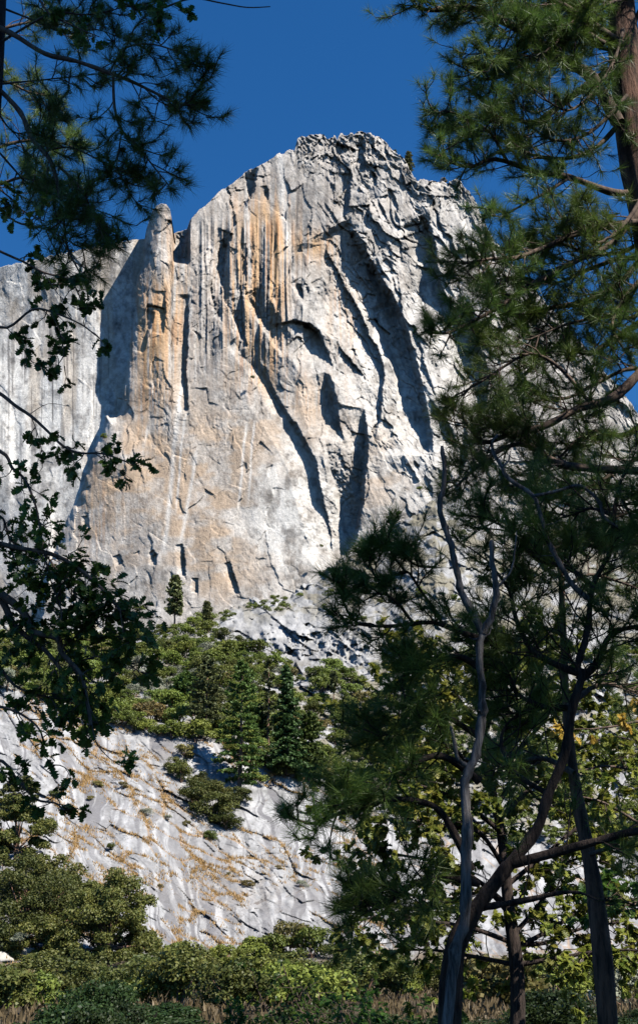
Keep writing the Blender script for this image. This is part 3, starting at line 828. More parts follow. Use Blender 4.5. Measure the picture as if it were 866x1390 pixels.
oak('oak_tree', 22, 1168, 185, 85, 92, 'dark oak at the left edge above the bare grey ledge', 'bush_dark', 23, 22000, 2.1, 40)
oak('oak_tree', 60, 1186, 180, 34, 30, 'small round oak right of the bare grey ledge', 'bush_dark', 24, 6000, 2.1, 14)
oak('oak_tree', 22, 1098, 215, 60, 46, 'oak crown half hidden behind the left leaf twigs', 'bush_dark', 25, 9000, 2.1, 22)
place_bush(28, 1278, px2m(17, 140), 'bush_grey', 'pale grey green bush in front of the oaks at the lower left', None, rnd, float(terrain_Y(28, 1290)) - 8)
G_B = 'bushes along the foot of the slab'
for i, (u, v, r, k, sz) in enumerate(((215, 1312, 16, 'bush', 1), (240, 1312, 18, 'bush', 1), (268, 1316, 16, 'bush_dark', 1), (300, 1318, 17, 'bush', 1), (345, 1310, 24, 'bush', 1.3), (372, 1312, 20, 'bush', 1.2), (392, 1306, 24, 'bush_brown', 1.2), (425, 1310, 22, 'bush', 1.2), (455, 1312, 22, 'bush_dark', 1.2), (325, 1318, 14, 'bush', 1))):
    Y = float(terrain_Y(u, v - 12)); place_bush(u, v - 8, px2m(r * 1.2, Y), k, 'green bush in the row along the foot of the slab', G_B, rnd, Y - 2, sz=sz)

# boulders at the foot on the left
def boulder(u, v, wpx, hpx, Y, label, seed, mat, group=None):
    Y = float(terrain_Y(u, v)) - 1
    rng = np.random.default_rng(seed)
    nu, nv = 40, 24
    th = np.linspace(0, 2 * math.pi, nu, endpoint=False); ph = np.linspace(.02, math.pi - .02, nv)
    T, Pp = np.meshgrid(th, ph)
    D = np.stack([np.cos(T) * np.sin(Pp), np.sin(T) * np.sin(Pp), np.cos(Pp)], -1)
    ax = rng.normal(0, 1, (14, 3)); ax /= np.linalg.norm(ax, axis=1)[:, None]; off = .62 + .35 * rng.random(14)
    rr_ = np.min(np.where((D @ ax.T) > .05, off / np.maximum(D @ ax.T, .05), 9), -1); rr_ = np.minimum(rr_, 1.1)
    rr_ = rr_ + (vnoise(T * 3 + seed, Pp * 3, seed) - .5) * .08
    s = np.array([px2m(wpx, Y) * .5, px2m(wpx, Y) * .45, px2m(hpx, Y) * .6])
    co = (D * rr_[..., None] * s).reshape(-1, 3)
    i = np.arange(nv - 1)[:, None] * nu; j = np.arange(nu)[None]; j2 = (j + 1) % nu
    f = np.stack([i + j, i + nu + j, i + nu + j2, i + j2], -1).reshape(-1, 4)
    g = .36 + .1 * (vnoise(co[:, 0] * 3, co[:, 2] * 3, seed) - .5)
    me = np_mesh('boulder', co, f, False, np.stack([g * 1.08, g, g * .88], -1))
    o = link('boulder', me, mat); x, y, z = at(u, v, Y); o.location = (float(x), float(y), float(z)); 
    return tag(o, label, 'boulder', group)
bm = rock_material('boulder_granite', 1.2, 5, .08, .03, .12)
boulder(10, 1284, 40, 24, 138, 'angular pale boulder at the lower left corner', 61, bm)
boulder(34, 1296, 30, 18, 136, 'squarish pale boulder right of the corner one', 62, bm)
boulder(72, 1302, 60, 16, 137, 'long flat tan boulder lying under the big oak', 63, bm)
boulder(4, 1302, 26, 16, 134, 'low tan boulder below the corner one', 64, bm)
boulder(46, 1168, 44, 16, 182, 'bare grey ledge of rock between the dark oak and the lower ones', 65, bm)

# ground
rg = np.random.default_rng(8)
gm, gnt, gb = material('forest_floor', .95)
tcg = N(gnt, 'ShaderNodeTexCoord'); ng = N(gnt, 'ShaderNodeTexNoise', Scale=.8, Detail=8, Roughness=.7); gnt.links.new(tcg.outputs['Object'], ng.inputs['Vector'])
crg = N(gnt, 'ShaderNodeValToRGB'); crg.color_ramp.elements[0].position = .35; crg.color_ramp.elements[1].position = .65
crg.color_ramp.elements[0].color = rgb(.03, .024, .014); crg.color_ramp.elements[1].color = rgb(.09, .065, .035)
gnt.links.new(ng.outputs[0], crg.inputs[0]); gnt.links.new(crg.outputs[0], gb.inputs['Base Color'])
bg_ = N(gnt, 'ShaderNodeBump', Strength=1, Distance=.2); gnt.links.new(ng.outputs[0], bg_.inputs['Height']); gnt.links.new(bg_.outputs[0], gb.inputs['Normal'])
me = np_mesh('ground', [(-9000, -3000, 0), (9000, -3000, 0), (9000, 12000, 0), (-9000, 12000, 0)], [(0, 1, 2, 3)])
tag(link('ground', me, gm), 'brown forest floor of needles and leaf litter', 'ground', kind='structure')
# ------------------------------------------------------------------ foreground trees
M['needle'] = leaf_material('pine_needle', (.042, .088, .018), (.16, .23, .04), .35, .45, .35)
M['oakleaf'] = leaf_material('oak_leaf', (.03, .075, .014), (.10, .17, .03), .5, .4, .4)
M['oakleaf_y'] = leaf_material('turning_oak_leaf', (.07, .12, .018), (.32, .30, .05), .45, .5, .3)
M['oakleaf_o'] = leaf_material('orange_oak_leaf', (.35, .20, .03), (.50, .36, .06), .45, .5, .3)
M['bark'] = bark_material('pine_bark', (.03, .02, .015), (.19, .105, .07), 13, .16, .07)
M['twig'] = bark_material('twig_bark', (.05, .035, .028), (.15, .105, .08), 20, .4, .005)
M['deadwood'] = bark_material('dead_wood', (.045, .04, .037), (.24, .22, .21), 22, .10, .05)
M['darkbark'] = bark_material('dark_bark', (.012, .009, .008), (.07, .05, .04), 20, .18, .06)

def smooth_path(pts, n=None):
    P = np.array(pts, float); m = len(P)
    if n is None: n = max(6, (m - 1) * 4 + 1)
    t = np.linspace(0, m - 1, n); out = []
    for q in t:
        i = min(int(q), m - 2); f = q - i
        p0 = P[max(i - 1, 0)]; p1 = P[i]; p2 = P[i + 1]; p3 = P[min(i + 2, m - 1)]
        out.append(.5 * ((2 * p1) + (-p0 + p2) * f + (2 * p0 - 5 * p1 + 4 * p2 - p3) * f * f + (-p0 + 3 * p1 - 3 * p2 + p3) * f ** 3))
    return np.array(out)

def path3(px, Y0, Y1=None):
    """a limb drawn through points of the view, running from distance Y0 to Y1"""
    Y1 = Y0 if Y1 is None else Y1
    n = len(px)
    return smooth_path([[float(q) for q in at(u, v, Y0 + (Y1 - Y0) * i / (n - 1))] for i, (u, v) in enumerate(px)])

def knotty(P, r0, r1, seed):
    rng = np.random.default_rng(seed); n = len(P)
    P = P + rng.normal(0, 1, P.shape) * r0 * .13
    r = np.linspace(r0, r1, n) * (1 + .12 * rng.normal(0, 1, n).clip(-1.2, 1.6)); r[-1] *= .55
    return P, r

def stubs(mesh, P, rng, count, ln, r):
    for i in range(count):
        k = rng.integers(1, len(P) - 1); d = unit(rng.normal(0, 1, 3) * np.array([1, .6, .5]) + np.array([0, 0, .4])); L = ln * (.3 + rng.random())
        q = P[k]; m1 = q + d * L * .5 + rng.normal(0, .02, 3); mesh.tube([q, m1, m1 + unit(d + rng.normal(0, .5, 3)) * L * .5], [r, r * .6, r * .2], 5)

def unit(v):
    return v / (np.linalg.norm(v) + 1e-9)

class Needles:
    def __init__(s): s.p = []; s.d = []; s.l = []
    def tuft(s, p, d, l): s.p.append(p); s.d.append(d); s.l.append(l)
    def build(s, name, mat, parent, rng, n=52, wid=.005, spread=.56):
        if not s.p: return
        P = np.repeat(np.array(s.p), n, 0); D = np.repeat(np.array(s.d), n, 0); Ln = np.repeat(np.array(s.l), n)
        k = len(P)
        r = rng.normal(0, 1, (k, 3)); 
        V = D * (.35 + .9 * rng.random(k))[:, None] + r * spread; V /= np.linalg.norm(V, axis=1)[:, None]
        base = P - D * (Ln * .5 * rng.random(k))[:, None]
        L = Ln * (.65 + .45 * rng.random(k))
        tip = base + V * L[:, None]; tip[:, 2] -= L * .10
        sd = np.cross(V, rng.normal(0, 1, (k, 3))); sd /= np.linalg.norm(sd, axis=1)[:, None] + 1e-9
        co = np.stack([base - sd * wid * .5, base + sd * wid * .5, tip], 1).reshape(-1, 3)
        me = np_mesh(name, co, np.arange(len(co)).reshape(-1, 3))
        return link(name, me, mat, parent)

def shoots(path, rng, mesh, needles, count, ln, t0=.25, nl=.17, bias=(0, 0, .15), r0=.012, sub=3, fwd=.75, flat=.6, tufts=1.0):
    """side shoots carrying needle tufts, all along a limb"""
    m = len(path)
    T = np.gradient(path, axis=0)
    for i in range(count):
        t = t0 + (1 - t0) * (i + rng.random()) / count
        q = t * (m - 1); a = min(int(q), m - 2); p = path[a] + (path[a + 1] - path[a]) * (q - a)
        tan = unit(T[a]); d = rng.normal(0, 1, 3); d[2] *= flat; d -= tan * d.dot(tan) * .8; d = unit(d)
        d = unit(d + tan * fwd + np.array(bias))
        L = ln * (.45 + .75 * rng.random()) * (1.15 - .45 * t)
        branchlet(p, d, L, rng, mesh, needles, nl, r0, sub, bias, tufts)
    branchlet(path[-1], unit(T[-1]), ln * .35, rng, mesh, needles, nl, r0 * .8, sub, bias, tufts)

def branchlet(p, d, L, rng, mesh, needles, nl, r0, sub, bias, tufts=1.0):
    b = np.array(bias); k = rng.normal(0, .22, 3)
    pts = [p]; dd = d.copy(); 
    for s in range(4):
        dd = unit(dd + k * .5 + rng.normal(0, .16, 3) + np.array([0, 0, .10 if s > 1 else -.05])); pts.append(pts[-1] + dd * L / 4)
    mesh.tube(pts, np.linspace(r0, .004, 5), 5)
    if rng.random() < tufts: needles.tuft(pts[-1], dd, nl)
    if L > .25 and rng.random() < tufts: needles.tuft(pts[-2], dd, nl * .9)
    for s in range(sub):
        j = 1 + rng.integers(0, 3); f = rng.random(); q = pts[j] + (pts[j + 1] - pts[j]) * f
        e = rng.normal(0, 1, 3); e[2] = abs(e[2]) * .5; e = unit(unit(e) + dd * .8 + b)
        l2 = L * (.25 + .4 * rng.random())
        p2 = [q, q + e * l2 * .5 + rng.normal(0, .02, 3), q + unit(e + np.array([0, 0, .25])) * l2]
        mesh.tube(p2, [r0 * .55, .005, .0035], 4)
        if rng.random() < tufts:
            e2 = unit(p2[2] - p2[1]); needles.tuft(p2[2], e2, nl)

def limb(root, px, Y0, Y1, r, mat, seed, count, ln, name='limb', label=None, t0=.25, nl=.17, bias=(0, 0, .15), sub=3, extra=(), taper=.25, n=52, wid=.005, tufts=1.0, ns=8, wob=.0, fwd=.75, r0=.011, flat=.6):
    rng = np.random.default_rng(seed)
    m = Mesh(); nd = Needles()
    P = path3(px, Y0, Y1)
    if wob: P = P + np.cumsum(rng.normal(0, wob, P.shape), 0) * .3
    m.tube(P, np.linspace(r, r * taper, len(P)) * (1 + .12 * rng.normal(0, 1, len(P)).clip(-1, 1)), ns)
    if count: shoots(P, rng, m, nd, count, ln, t0, nl, bias, sub=sub, tufts=tufts, fwd=fwd, r0=r0, flat=flat)
    for (epx, a, b, rr0, c, l) in extra:
        Q = path3(epx, a, b); m.tube(Q, np.linspace(rr0, rr0 * .35, len(Q)), 7)
        if c: shoots(Q, rng, m, nd, c, l, .15, nl, bias, sub=sub, tufts=tufts, fwd=fwd, r0=r0, flat=flat)
    o = m.build(name, M[mat], root, True)
    if label: o['label'] = label
    nd.build('needles', M['needle'], o, rng, n=n, wid=wid)
    return o

def root_at(name, u, v, Y, label, cat='tree'):
    # parts are modelled in scene coordinates, so the Empty stays at the origin
    return tag(empty(name, (0, 0, 0)), label, cat)

# --- tall pine at the right edge
rp = root_at('pine_tree', 840, 0, 14, 'tall pine with thick brown trunk at the upper right edge, limbs reaching left')
tp = path3([(985, 1575), (975, 1300), (955, 900), (925, 560), (890, 330), (868, 230), (852, 120), (842, 0), (832, -160), (824, -320)], 14, 14)
tm = Mesh(); tm.tube(tp, np.interp(np.linspace(0, 1, len(tp)), [0, .6, 1], [.36, .24, .13]) * (1 + .03 * np.random.default_rng(2).normal(0, 1, len(tp))), 20); tm.build('trunk', M['bark'], rp, True)
K = dict(nl=.19, sub=3)
limb(rp, [(838, 166), (803, 106), (766, 83), (720, 50), (664, 20), (626, 9), (585, 14), (560, 8)], 13.8, 13.0, .085, 'twig', 1, 36, 0.72, bias=(-.15, 0, .05), **K)
limb(rp, [(842, 60), (800, 30), (750, 0), (700, -20), (650, -30)], 13.8, 12.6, .06, 'twig', 2, 31, 0.72, bias=(-.1, 0, -.3), **K)
limb(rp, [(848, 84), (800, 113), (751, 150), (724, 166), (690, 158), (655, 135), (630, 118)], 14.0, 14.3, .06, 'twig', 3, 21, 0.58, bias=(-.2, 0, .1), **K)
limb(rp, [(820, 60), (780, 40), (740, 60), (700, 95), (660, 108), (632, 95)], 13.6, 13.2, .04, 'twig', 33, 27, 0.50, bias=(-.2, 0, .1), **K)
limb(rp, [(842, 165), (811, 198), (770, 215), (720, 210), (680, 190), (640, 180), (612, 160)], 13.9, 13.6, .035, 'twig', 4, 24, 0.50, bias=(-.2, 0, .1), **K)
limb(rp, [(850, 262), (826, 260), (773, 241), (728, 233), (672, 216), (640, 226), (612, 220), (600, 205)], 13.9, 13.0, .05, 'twig', 5, 31, 0.54, bias=(-.25, 0, .15),
     extra=[([(773, 241), (743, 260), (700, 283), (683, 293), (664, 293)], 13.5, 13.2, .02, 9, .45), ([(690, 222), (665, 180), (640, 165), (605, 150), (592, 158)], 13.3, 13.0, .02, 14, .5)], **K)
limb(rp, [(880, 300), (835, 305), (780, 318), (740, 335), (700, 350), (660, 352), (630, 358)], 13.8, 12.8, .05, 'twig', 6, 46, 0.61, bias=(-.2, 0, .2), **K)
limb(rp, [(880, 270), (830, 330), (790, 350), (760, 365), (708, 394), (677, 417), (631, 441), (606, 452), (585, 452)], 13.8, 12.9, .05, 'twig', 7, 35, 0.54, bias=(-.1, 0, .3), **K)
limb(rp, [(885, 330), (840, 385), (790, 410), (740, 420), (690, 445), (650, 465)], 14.0, 13.5, .05, 'twig', 8, 33, 0.58, bias=(-.1, 0, .1), **K)
limb(rp, [(890, 480), (836, 537), (786, 554), (737, 579), (690, 590), (655, 600), (630, 570)], 13.6, 13.0, .065, 'twig', 9, 33, 0.61, bias=(-.1, 0, .2),
     extra=[([(800, 547), (760, 500), (720, 480), (680, 500), (650, 520), (612, 540)], 13.4, 13.0, .025, 20, .6)], **K)
limb(rp, [(890, 640), (807, 636), (758, 629), (715, 604), (680, 610), (640, 640), (620, 660)], 13.6, 12.8, .055, 'twig', 10, 33, 0.58, bias=(-.1, 0, .2), **K)
limb(rp, [(900, 420), (840, 455), (800, 480), (760, 470), (720, 500), (680, 540)], 14.3, 14.2, .05, 'twig', 11, 33, 0.58, **K)
limb(rp, [(888, 560), (850, 590), (810, 585), (780, 600), (740, 640), (700, 660)], 14.3, 14.0, .04, 'twig', 12, 29, 0.50, **K)
limb(rp, [(860, 30), (880, -10), (900, -60)], 14.0, 13.6, .04, 'twig', 13, 16, 0.58, **K)
limb(rp, [(880, 370), (850, 400), (830, 440), (850, 480)], 13.8, 13.2, .04, 'twig', 14, 27, 0.58, t0=.05, **K)
limb(rp, [(880, 250), (850, 300), (810, 330), (800, 290), (770, 300)], 13.6, 13.0, .03, 'twig', 15, 21, 0.43, t0=.05, **K)
limb(rp, [(905, 740), (866, 735), (820, 745), (780, 735), (740, 750)], 14.2, 13.6, .05, 'twig', 16, 34, 0.58, t0=.05, **K)


for i_, px_ in enumerate(([(920, 520), (860, 500), (810, 520), (770, 540), (720, 545), (680, 560)], [(925, 610), (870, 620), (820, 650), (780, 670), (730, 680)], [(900, 360), (850, 350), (800, 365), (750, 385), (700, 375), (660, 385)],
                         [(930, 680), (880, 690), (840, 700), (800, 720), (770, 760)], [(905, 400), (860, 430), (820, 430), (770, 440), (720, 460)], [(890, 310), (850, 340), (800, 345), (760, 330), (710, 335)], [(860, 40), (830, 20), (790, 30), (740, 20), (690, 5)], [(860, 100), (830, 70), (790, 60), (750, 75), (710, 80)])):
    limb(rp, px_, 14.2, 13.4 + .2 * (i_ % 4), .035, 'twig', 300 + i_, 30, .6, t0=.1, bias=(-.05, 0, .1), **K)

for i_, px_ in enumerate(([(838, -20), (800, 10), (760, 40), (720, 35), (680, 45)], [(845, 40), (830, 90), (800, 130), (770, 150), (740, 135)], [(836, -60), (780, -30), (720, -10), (660, 5), (610, 25)],
                         [(838, -40), (800, -20), (790, 20), (780, 60)], [(842, 0), (790, 20), (740, 70), (700, 75), (650, 70)], [(850, 130), (800, 180), (750, 190), (700, 160), (660, 165)])):
    limb(rp, px_, 13.7, 12.8 + .15 * (i_ % 4), .03, 'twig', 340 + i_, 30, .55, t0=.1, bias=(-.05, 0, .0), **K)

# --- pine at the left edge
lp = root_at('pine_tree', 0, 0, 9, 'pine at the upper left edge with drooping needled limbs against the blue sky')
tp = path3([(-110, 1700), (-80, 1000), (-55, 600), (-34, 330), (-12, 150), (-2, 0), (4, -160), (8, -300)], 9.3, 9.3)
tm = Mesh(); tm.tube(tp, np.interp(np.linspace(0, 1, len(tp)), [0, .6, 1], [.15, .085, .045]), 14); tm.build('trunk', M['darkbark'], lp, True)
K = dict(nl=.155, sub=3, wid=.004, n=56, r0=.006)
limb(lp, [(0, 38), (21, 48), (62, 73), (104, 83), (149, 99), (180, 111), (215, 128), (239, 139), (258, 142)], 9.2, 8.8, .026, 'twig', 21, 22, .42, t0=.45, bias=(.15, 0, .1), name='limb',
     extra=[([(154, 100), (156, 145), (166, 177), (187, 197), (208, 225), (227, 248)], 9.0, 8.8, .014, 15, .30), ([(149, 99), (170, 66), (205, 60), (240, 70), (262, 82), (278, 92)], 9.0, 8.7, .010, 16, .26),
            ([(166, 177), (160, 215), (158, 240)], 9.0, 9.0, .007, 6, .25)], **K)
limb(lp, [(-4, 118), (28, 152), (45, 190), (69, 218), (81, 263), (87, 300), (92, 335), (107, 367)], 9.3, 9.0, .026, 'twig', 22, 20, .40, t0=.3, bias=(.15, 0, -.15),
     extra=[([(80, 225), (111, 256), (125, 287), (140, 320)], 9.2, 8.9, .012, 14, .35), ([(60, 205), (95, 200), (130, 215), (160, 235), (175, 255)], 9.2, 9.0, .010, 12, .35)], **K)
limb(lp, [(2, 114), (52, 109), (100, 104), (139, 100)], 9.4, 9.5, .010, 'twig', 23, 12, .35, tufts=.6, **K)
limb(lp, [(4, 56), (45, 31), (76, 17), (120, 20), (160, 12), (208, 3)], 9.2, 9.0, .013, 'twig', 24, 16, .35, tufts=.7, **K)
limb(lp, [(2, 10), (40, 25), (90, 45), (130, 40), (160, 50)], 9.4, 9.5, .012, 'twig', 25, 16, .35, **K)
limb(lp, [(-6, 200), (20, 230), (40, 250), (70, 262), (110, 280)], 9.4, 9.8, .010, 'twig', 26, 16, .35, **K)
limb(lp, [(-4, 150), (20, 180), (50, 175), (75, 165)], 9.5, 9.9, .009, 'twig', 27, 14, .35, **K)
limb(lp, [(-10, 270), (20, 300), (60, 310), (90, 325), (130, 345), (150, 340)], 9.3, 9.1, .010, 'twig', 28, 14, .35, tufts=.8, **K)

# --- pale green pine farther behind the left one
bp = root_at('pine_tree', 40, 200, 15, 'paler sunlit pine behind the left pine, seen between its limbs')
tp = path3([(-85, 1560), (-70, 800), (-62, 300), (-50, -200)], 15, 15); tm = Mesh(); tm.tube(tp, np.linspace(.2, .09, len(tp)), 12); tm.build('trunk', M['bark'], bp, True)
K = dict(nl=.2, sub=3, r0=.008)
limb(bp, [(-60, 60), (0, 40), (50, 30), (90, 45)], 15, 15.4, .03, 'twig', 41, 14, .7, **K)
limb(bp, [(-60, 130), (0, 110), (40, 125), (70, 130)], 15, 15.5, .03, 'twig', 42, 13, .6, **K)
limb(bp, [(-60, 240), (0, 200), (50, 190), (85, 195), (100, 200)], 15, 15.3, .03, 'twig', 43, 18, .6, **K)
limb(bp, [(-60, 270), (0, 250), (40, 240), (70, 250)], 15, 15.6, .03, 'twig', 44, 14, .6, **K)

# --- gnarled pine with a pale dead top, lower right
gp_ = root_at('gnarled_pine', 620, 1300, 10, 'gnarled dark pine with forked limbs and needled branches sweeping left, lower centre right')
K = dict(nl=.175, sub=3, wid=.0045, r0=.008)
tm = Mesh(); tm.tube(path3([(600, 1700), (608, 1450), (614, 1310), (628, 1262), (642, 1238), (653, 1223), (690, 1174)], 10, 10), np.linspace(.10, .052, 25) * (1 + .05 * np.random.default_rng(7).normal(0, 1, 25)), 14)
tm.build('trunk', M['darkbark'], gp_, True)
limb(gp_, [(690, 1174), (728, 1126), (744, 1078), (766, 1024), (777, 959), (790, 916), (784, 924 - 20), (797, 855), (804, 796), (828, 747), (833, 698), (838, 660)], 10, 10.2, .047, 'darkbark', 51, 22, .7, t0=.3, ns=12, taper=.3, **K)
limb(gp_, [(690, 1174), (750, 1158), (809, 1142), (866, 1128), (930, 1130)], 10, 9.7, .04, 'darkbark', 52, 4, .5, ns=12, taper=.5, tufts=.5, **K)
limb(gp_, [(655, 1232), (690, 1226), (723, 1220), (760, 1212), (787, 1212), (810, 1222)], 10, 9.6, .028, 'darkbark', 53, 3, .4, ns=10, tufts=.4, **K)
limb(gp_, [(640, 1180), (604, 1110), (577, 1090), (530, 1085), (480, 1098), (440, 1112), (421, 1118), (402, 1112)], 10, 9.2, .03, 'darkbark', 54, 14, .36, bias=(-.2, 0, .05), **K)
limb(gp_, [(650, 1060), (610, 1030), (577, 1029), (525, 1061), (485, 1085), (460, 1075)], 10, 9.4, .035, 'darkbark', 55, 16, .42, bias=(-.15, 0, .05), **K)
limb(gp_, [(660, 870), (630, 860), (587, 845), (528, 850), (484, 845), (466, 818)], 10, 9.4, .028, 'darkbark', 56, 14, .36, bias=(-.1, 0, .12), t0=.15,
     extra=[([(600, 846), (570, 800), (550, 775), (520, 790), (500, 770)], 9.8, 9.4, .014, 12, .36), ([(560, 846), (530, 810), (495, 805), (470, 790)], 9.7, 9.3, .012, 10, .3), ([(590, 770), (560, 765), (530, 735), (510, 735)], 9.7, 9.4, .012, 9, .3)], **K)
limb(gp_, [(655, 910), (620, 890), (585, 900), (560, 905), (540, 925)], 10.1, 9.8, .028, 'darkbark', 57, 18, .42, bias=(-.1, 0, .05), **K)
limb(gp_, [(650, 1000), (600, 970), (570, 975), (540, 990), (515, 1000)], 10.3, 9.8, .03, 'darkbark', 58, 20, .5, bias=(-.1, 0, .05), **K)
limb(gp_, [(650, 1200), (600, 1190), (560, 1200), (520, 1230), (480, 1240)], 10.3, 10.0, .03, 'darkbark', 59, 30, .55, **K)
limb(gp_, [(790, 916), (750, 900), (720, 880), (700, 840), (690, 800), (660, 760)], 10.2, 10.4, .035, 'darkbark', 60, 26, .5, **K)
limb(gp_, [(777, 960), (740, 960), (700, 940), (680, 900), (640, 880)], 10.2, 10.6, .03, 'darkbark', 61, 26, .5, **K)
limb(gp_, [(784, 924), (810, 900), (828, 862), (866, 850), (900, 845)], 10.2, 10.0, .04, 'darkbark', 62, 16, .5, **K)
limb(gp_, [(804, 796), (770, 770), (730, 760), (690, 720), (650, 700)], 10.2, 10.5, .025, 'darkbark', 63, 26, .5, **K)
limb(gp_, [(744, 1078), (700, 1050), (680, 1010), (690, 980), (720, 960)], 10.2, 10.5, .025, 'darkbark', 64, 16, .5, **K)
limb(gp_, [(833, 700), (800, 690), (770, 700), (730, 690)], 10.2, 10.6, .02, 'darkbark', 65, 16, .5, **K)
limb(gp_, [(838, 660), (850, 690), (866, 720), (880, 770)], 10.2, 10.0, .02, 'darkbark', 66, 18, .5, t0=.05, **K)

dt = root_at('dead_tree', 640, 1200, 9.8, 'pale grey dead snag with a forked broken top rising in front of the gnarled pine')
rd = np.random.default_rng(55)
dm = Mesh(); P, r = knotty(path3([(596, 1690), (606, 1400), (620, 1290), (631, 1234), (632, 1170), (634, 1115), (631, 1061), (645, 1024), (652, 985), (654, 964), (653, 930), (651, 880), (655, 858)], 9.7, 9.7), .046, .028, 1)
dm.tube(P, r, 12); stubs(dm, P, rd, 9, .16, .012); dm.build('trunk', M['deadwood'], dt, True)
dm = Mesh(); P, r = knotty(path3([(655, 860), (643, 835), (627, 806), (618, 768), (610, 732), (600, 706), (597, 683), (603, 655), (600, 605)], 9.7, 9.5), .031, .019, 2)
dm.tube(P, r, 10); stubs(dm, P, rd, 6, .12, .007); dm.build('fork', M['deadwood'], dt, True)
dm = Mesh(); P, r = knotty(path3([(655, 862), (668, 830), (673, 800), (669, 765), (667, 733)], 9.7, 9.6), .03, .02, 3); dm.tube(P, r, 10); stubs(dm, P, rd, 3, .1, .006)
P, r = knotty(path3([(672, 800), (690, 780), (697, 760), (701, 720)], 9.7, 9.6), .011, .005, 4); dm.tube(P, r, 6); dm.build('fork', M['deadwood'], dt, True)
dm = Mesh(); P, r = knotty(path3([(634, 1040), (622, 1030), (615, 1000), (612, 985)], 9.7, 9.6), .02, .012, 5); dm.tube(P, r, 8); dm.build('stub', M['deadwood'], dt, True)

wt = root_at('dead_branch', 700, 700, 9.9, 'long bare pale grey branch curving down across the dark needles of the gnarled pine', 'branch')
dm = Mesh(); P, r = knotty(path3([(676, 590), (668, 600), (670, 615), (681, 634), (690, 650), (723, 673), (735, 705), (745, 737), (762, 770), (779, 796), (800, 815)], 9.9, 10.1), .010, .024, 6); dm.tube(P, r, 8); stubs(dm, P, rd, 7, .12, .005); dm.build('wood', M['deadwood'], wt, True)
dm = Mesh(); P, r = knotty(path3([(723, 673), (750, 668), (784, 659), (800, 668), (814, 683), (818, 700), (828, 710), (838, 716)], 9.9, 10.1), .013, .016, 7); dm.tube(P, r, 8); dm.tube(path3([(681, 634), (690, 625), (692, 612)], 9.9, 9.9), np.linspace(.01, .004, 9), 6); dm.build('side_shoot', M['deadwood'], wt, True)

# --- straight trunk farther right
sp_ = root_at('pine_tree', 800, 1200, 15, 'straight brown pine trunk behind the gnarled pine at the lower right edge')
tp = path3([(836, 1560), (820, 1330), (808, 1220), (798, 1158), (786, 1100), (778, 1050), (768, 960), (764, 860), (760, 760)], 15, 15.4)
tm = Mesh(); tm.tube(tp, np.linspace(.12, .03, len(tp)) * (1 + .05 * np.random.default_rng(6).normal(0, 1, len(tp))), 14); tm.build('trunk', M['bark'], sp_, True)
K = dict(nl=.19, sub=3)
limb(sp_, [(778, 1050), (740, 1030), (700, 1035), (670, 1045)], 15, 15.6, .04, 'twig', 71, 20, .7, **K)
limb(sp_, [(770, 960), (810, 930), (850, 935), (880, 950)], 15, 15.6, .04, 'twig', 72, 20, .7, **K)
limb(sp_, [(764, 860), (720, 850), (700, 870), (670, 860)], 15.2, 15.6, .03, 'twig', 73, 18, .7, **K)
limb(sp_, [(762, 800), (800, 780), (840, 790), (870, 800)], 15.2, 15.6, .03, 'twig', 74, 18, .7, **K)
limb(sp_, [(800, 1160), (840, 1150), (870, 1170)], 15, 14.6, .03, 'twig', 75, 14, .6, **K)

# ------------------------------------------------------------------ oak leaves
def leaf_template(lobes=3):
    pts = [(0, 0)]
    w = [.10, .30, .14, .42, .18, .40, .16, .26]
    y = [.10, .24, .34, .50, .58, .74, .80, .90]
    out = [(0, 0)] + [(a, b) for a, b in zip(w, y)] + [(0, 1.0)] + [(-a, b) for a, b in zip(w[::-1], y[::-1])]
    return np.array(out)
LT = leaf_template()
def leaves_mesh(P, D, size, rng, name, mat, parent, droop=.35):
    P = np.asarray(P); n = len(P); D = np.asarray(D)
    d = D + rng.normal(0, .65, (n, 3)); d[:, 2] -= droop; d /= np.linalg.norm(d, axis=1)[:, None]
    up = np.array([0, 0, 1.]) + rng.normal(0, .55, (n, 3)); s = np.cross(d, up); s /= np.linalg.norm(s, axis=1)[:, None] + 1e-9
    nn = np.cross(s, d)
    sz = size * (.6 + .65 * rng.random(n))
    k = len(LT)
    fold = np.abs(LT[:, 0]) * .35; curl = -(LT[:, 1] ** 2) * .18 * 1
    off = s[:, None] * LT[None, :, 0:1] + d[:, None] * LT[None, :, 1:2] + nn[:, None] * (fold + curl)[None, :, None]
    cen = d * .5 + nn * -.03
    ring = P[:, None] + off * sz[:, None, None]; c = (P + cen * sz[:, None])[:, None]
    co = np.concatenate([c, ring], 1).reshape(-1, 3)
    base = np.arange(n)[:, None] * (k + 1)
    i = np.arange(k); f = np.stack([np.zeros(k, int), 1 + i, 1 + (i + 1) % k], -1)
    F_ = (base[:, :, None] + f[None]).reshape(-1, 3)
    return link(name, np_mesh(name, co, F_), mat, parent)

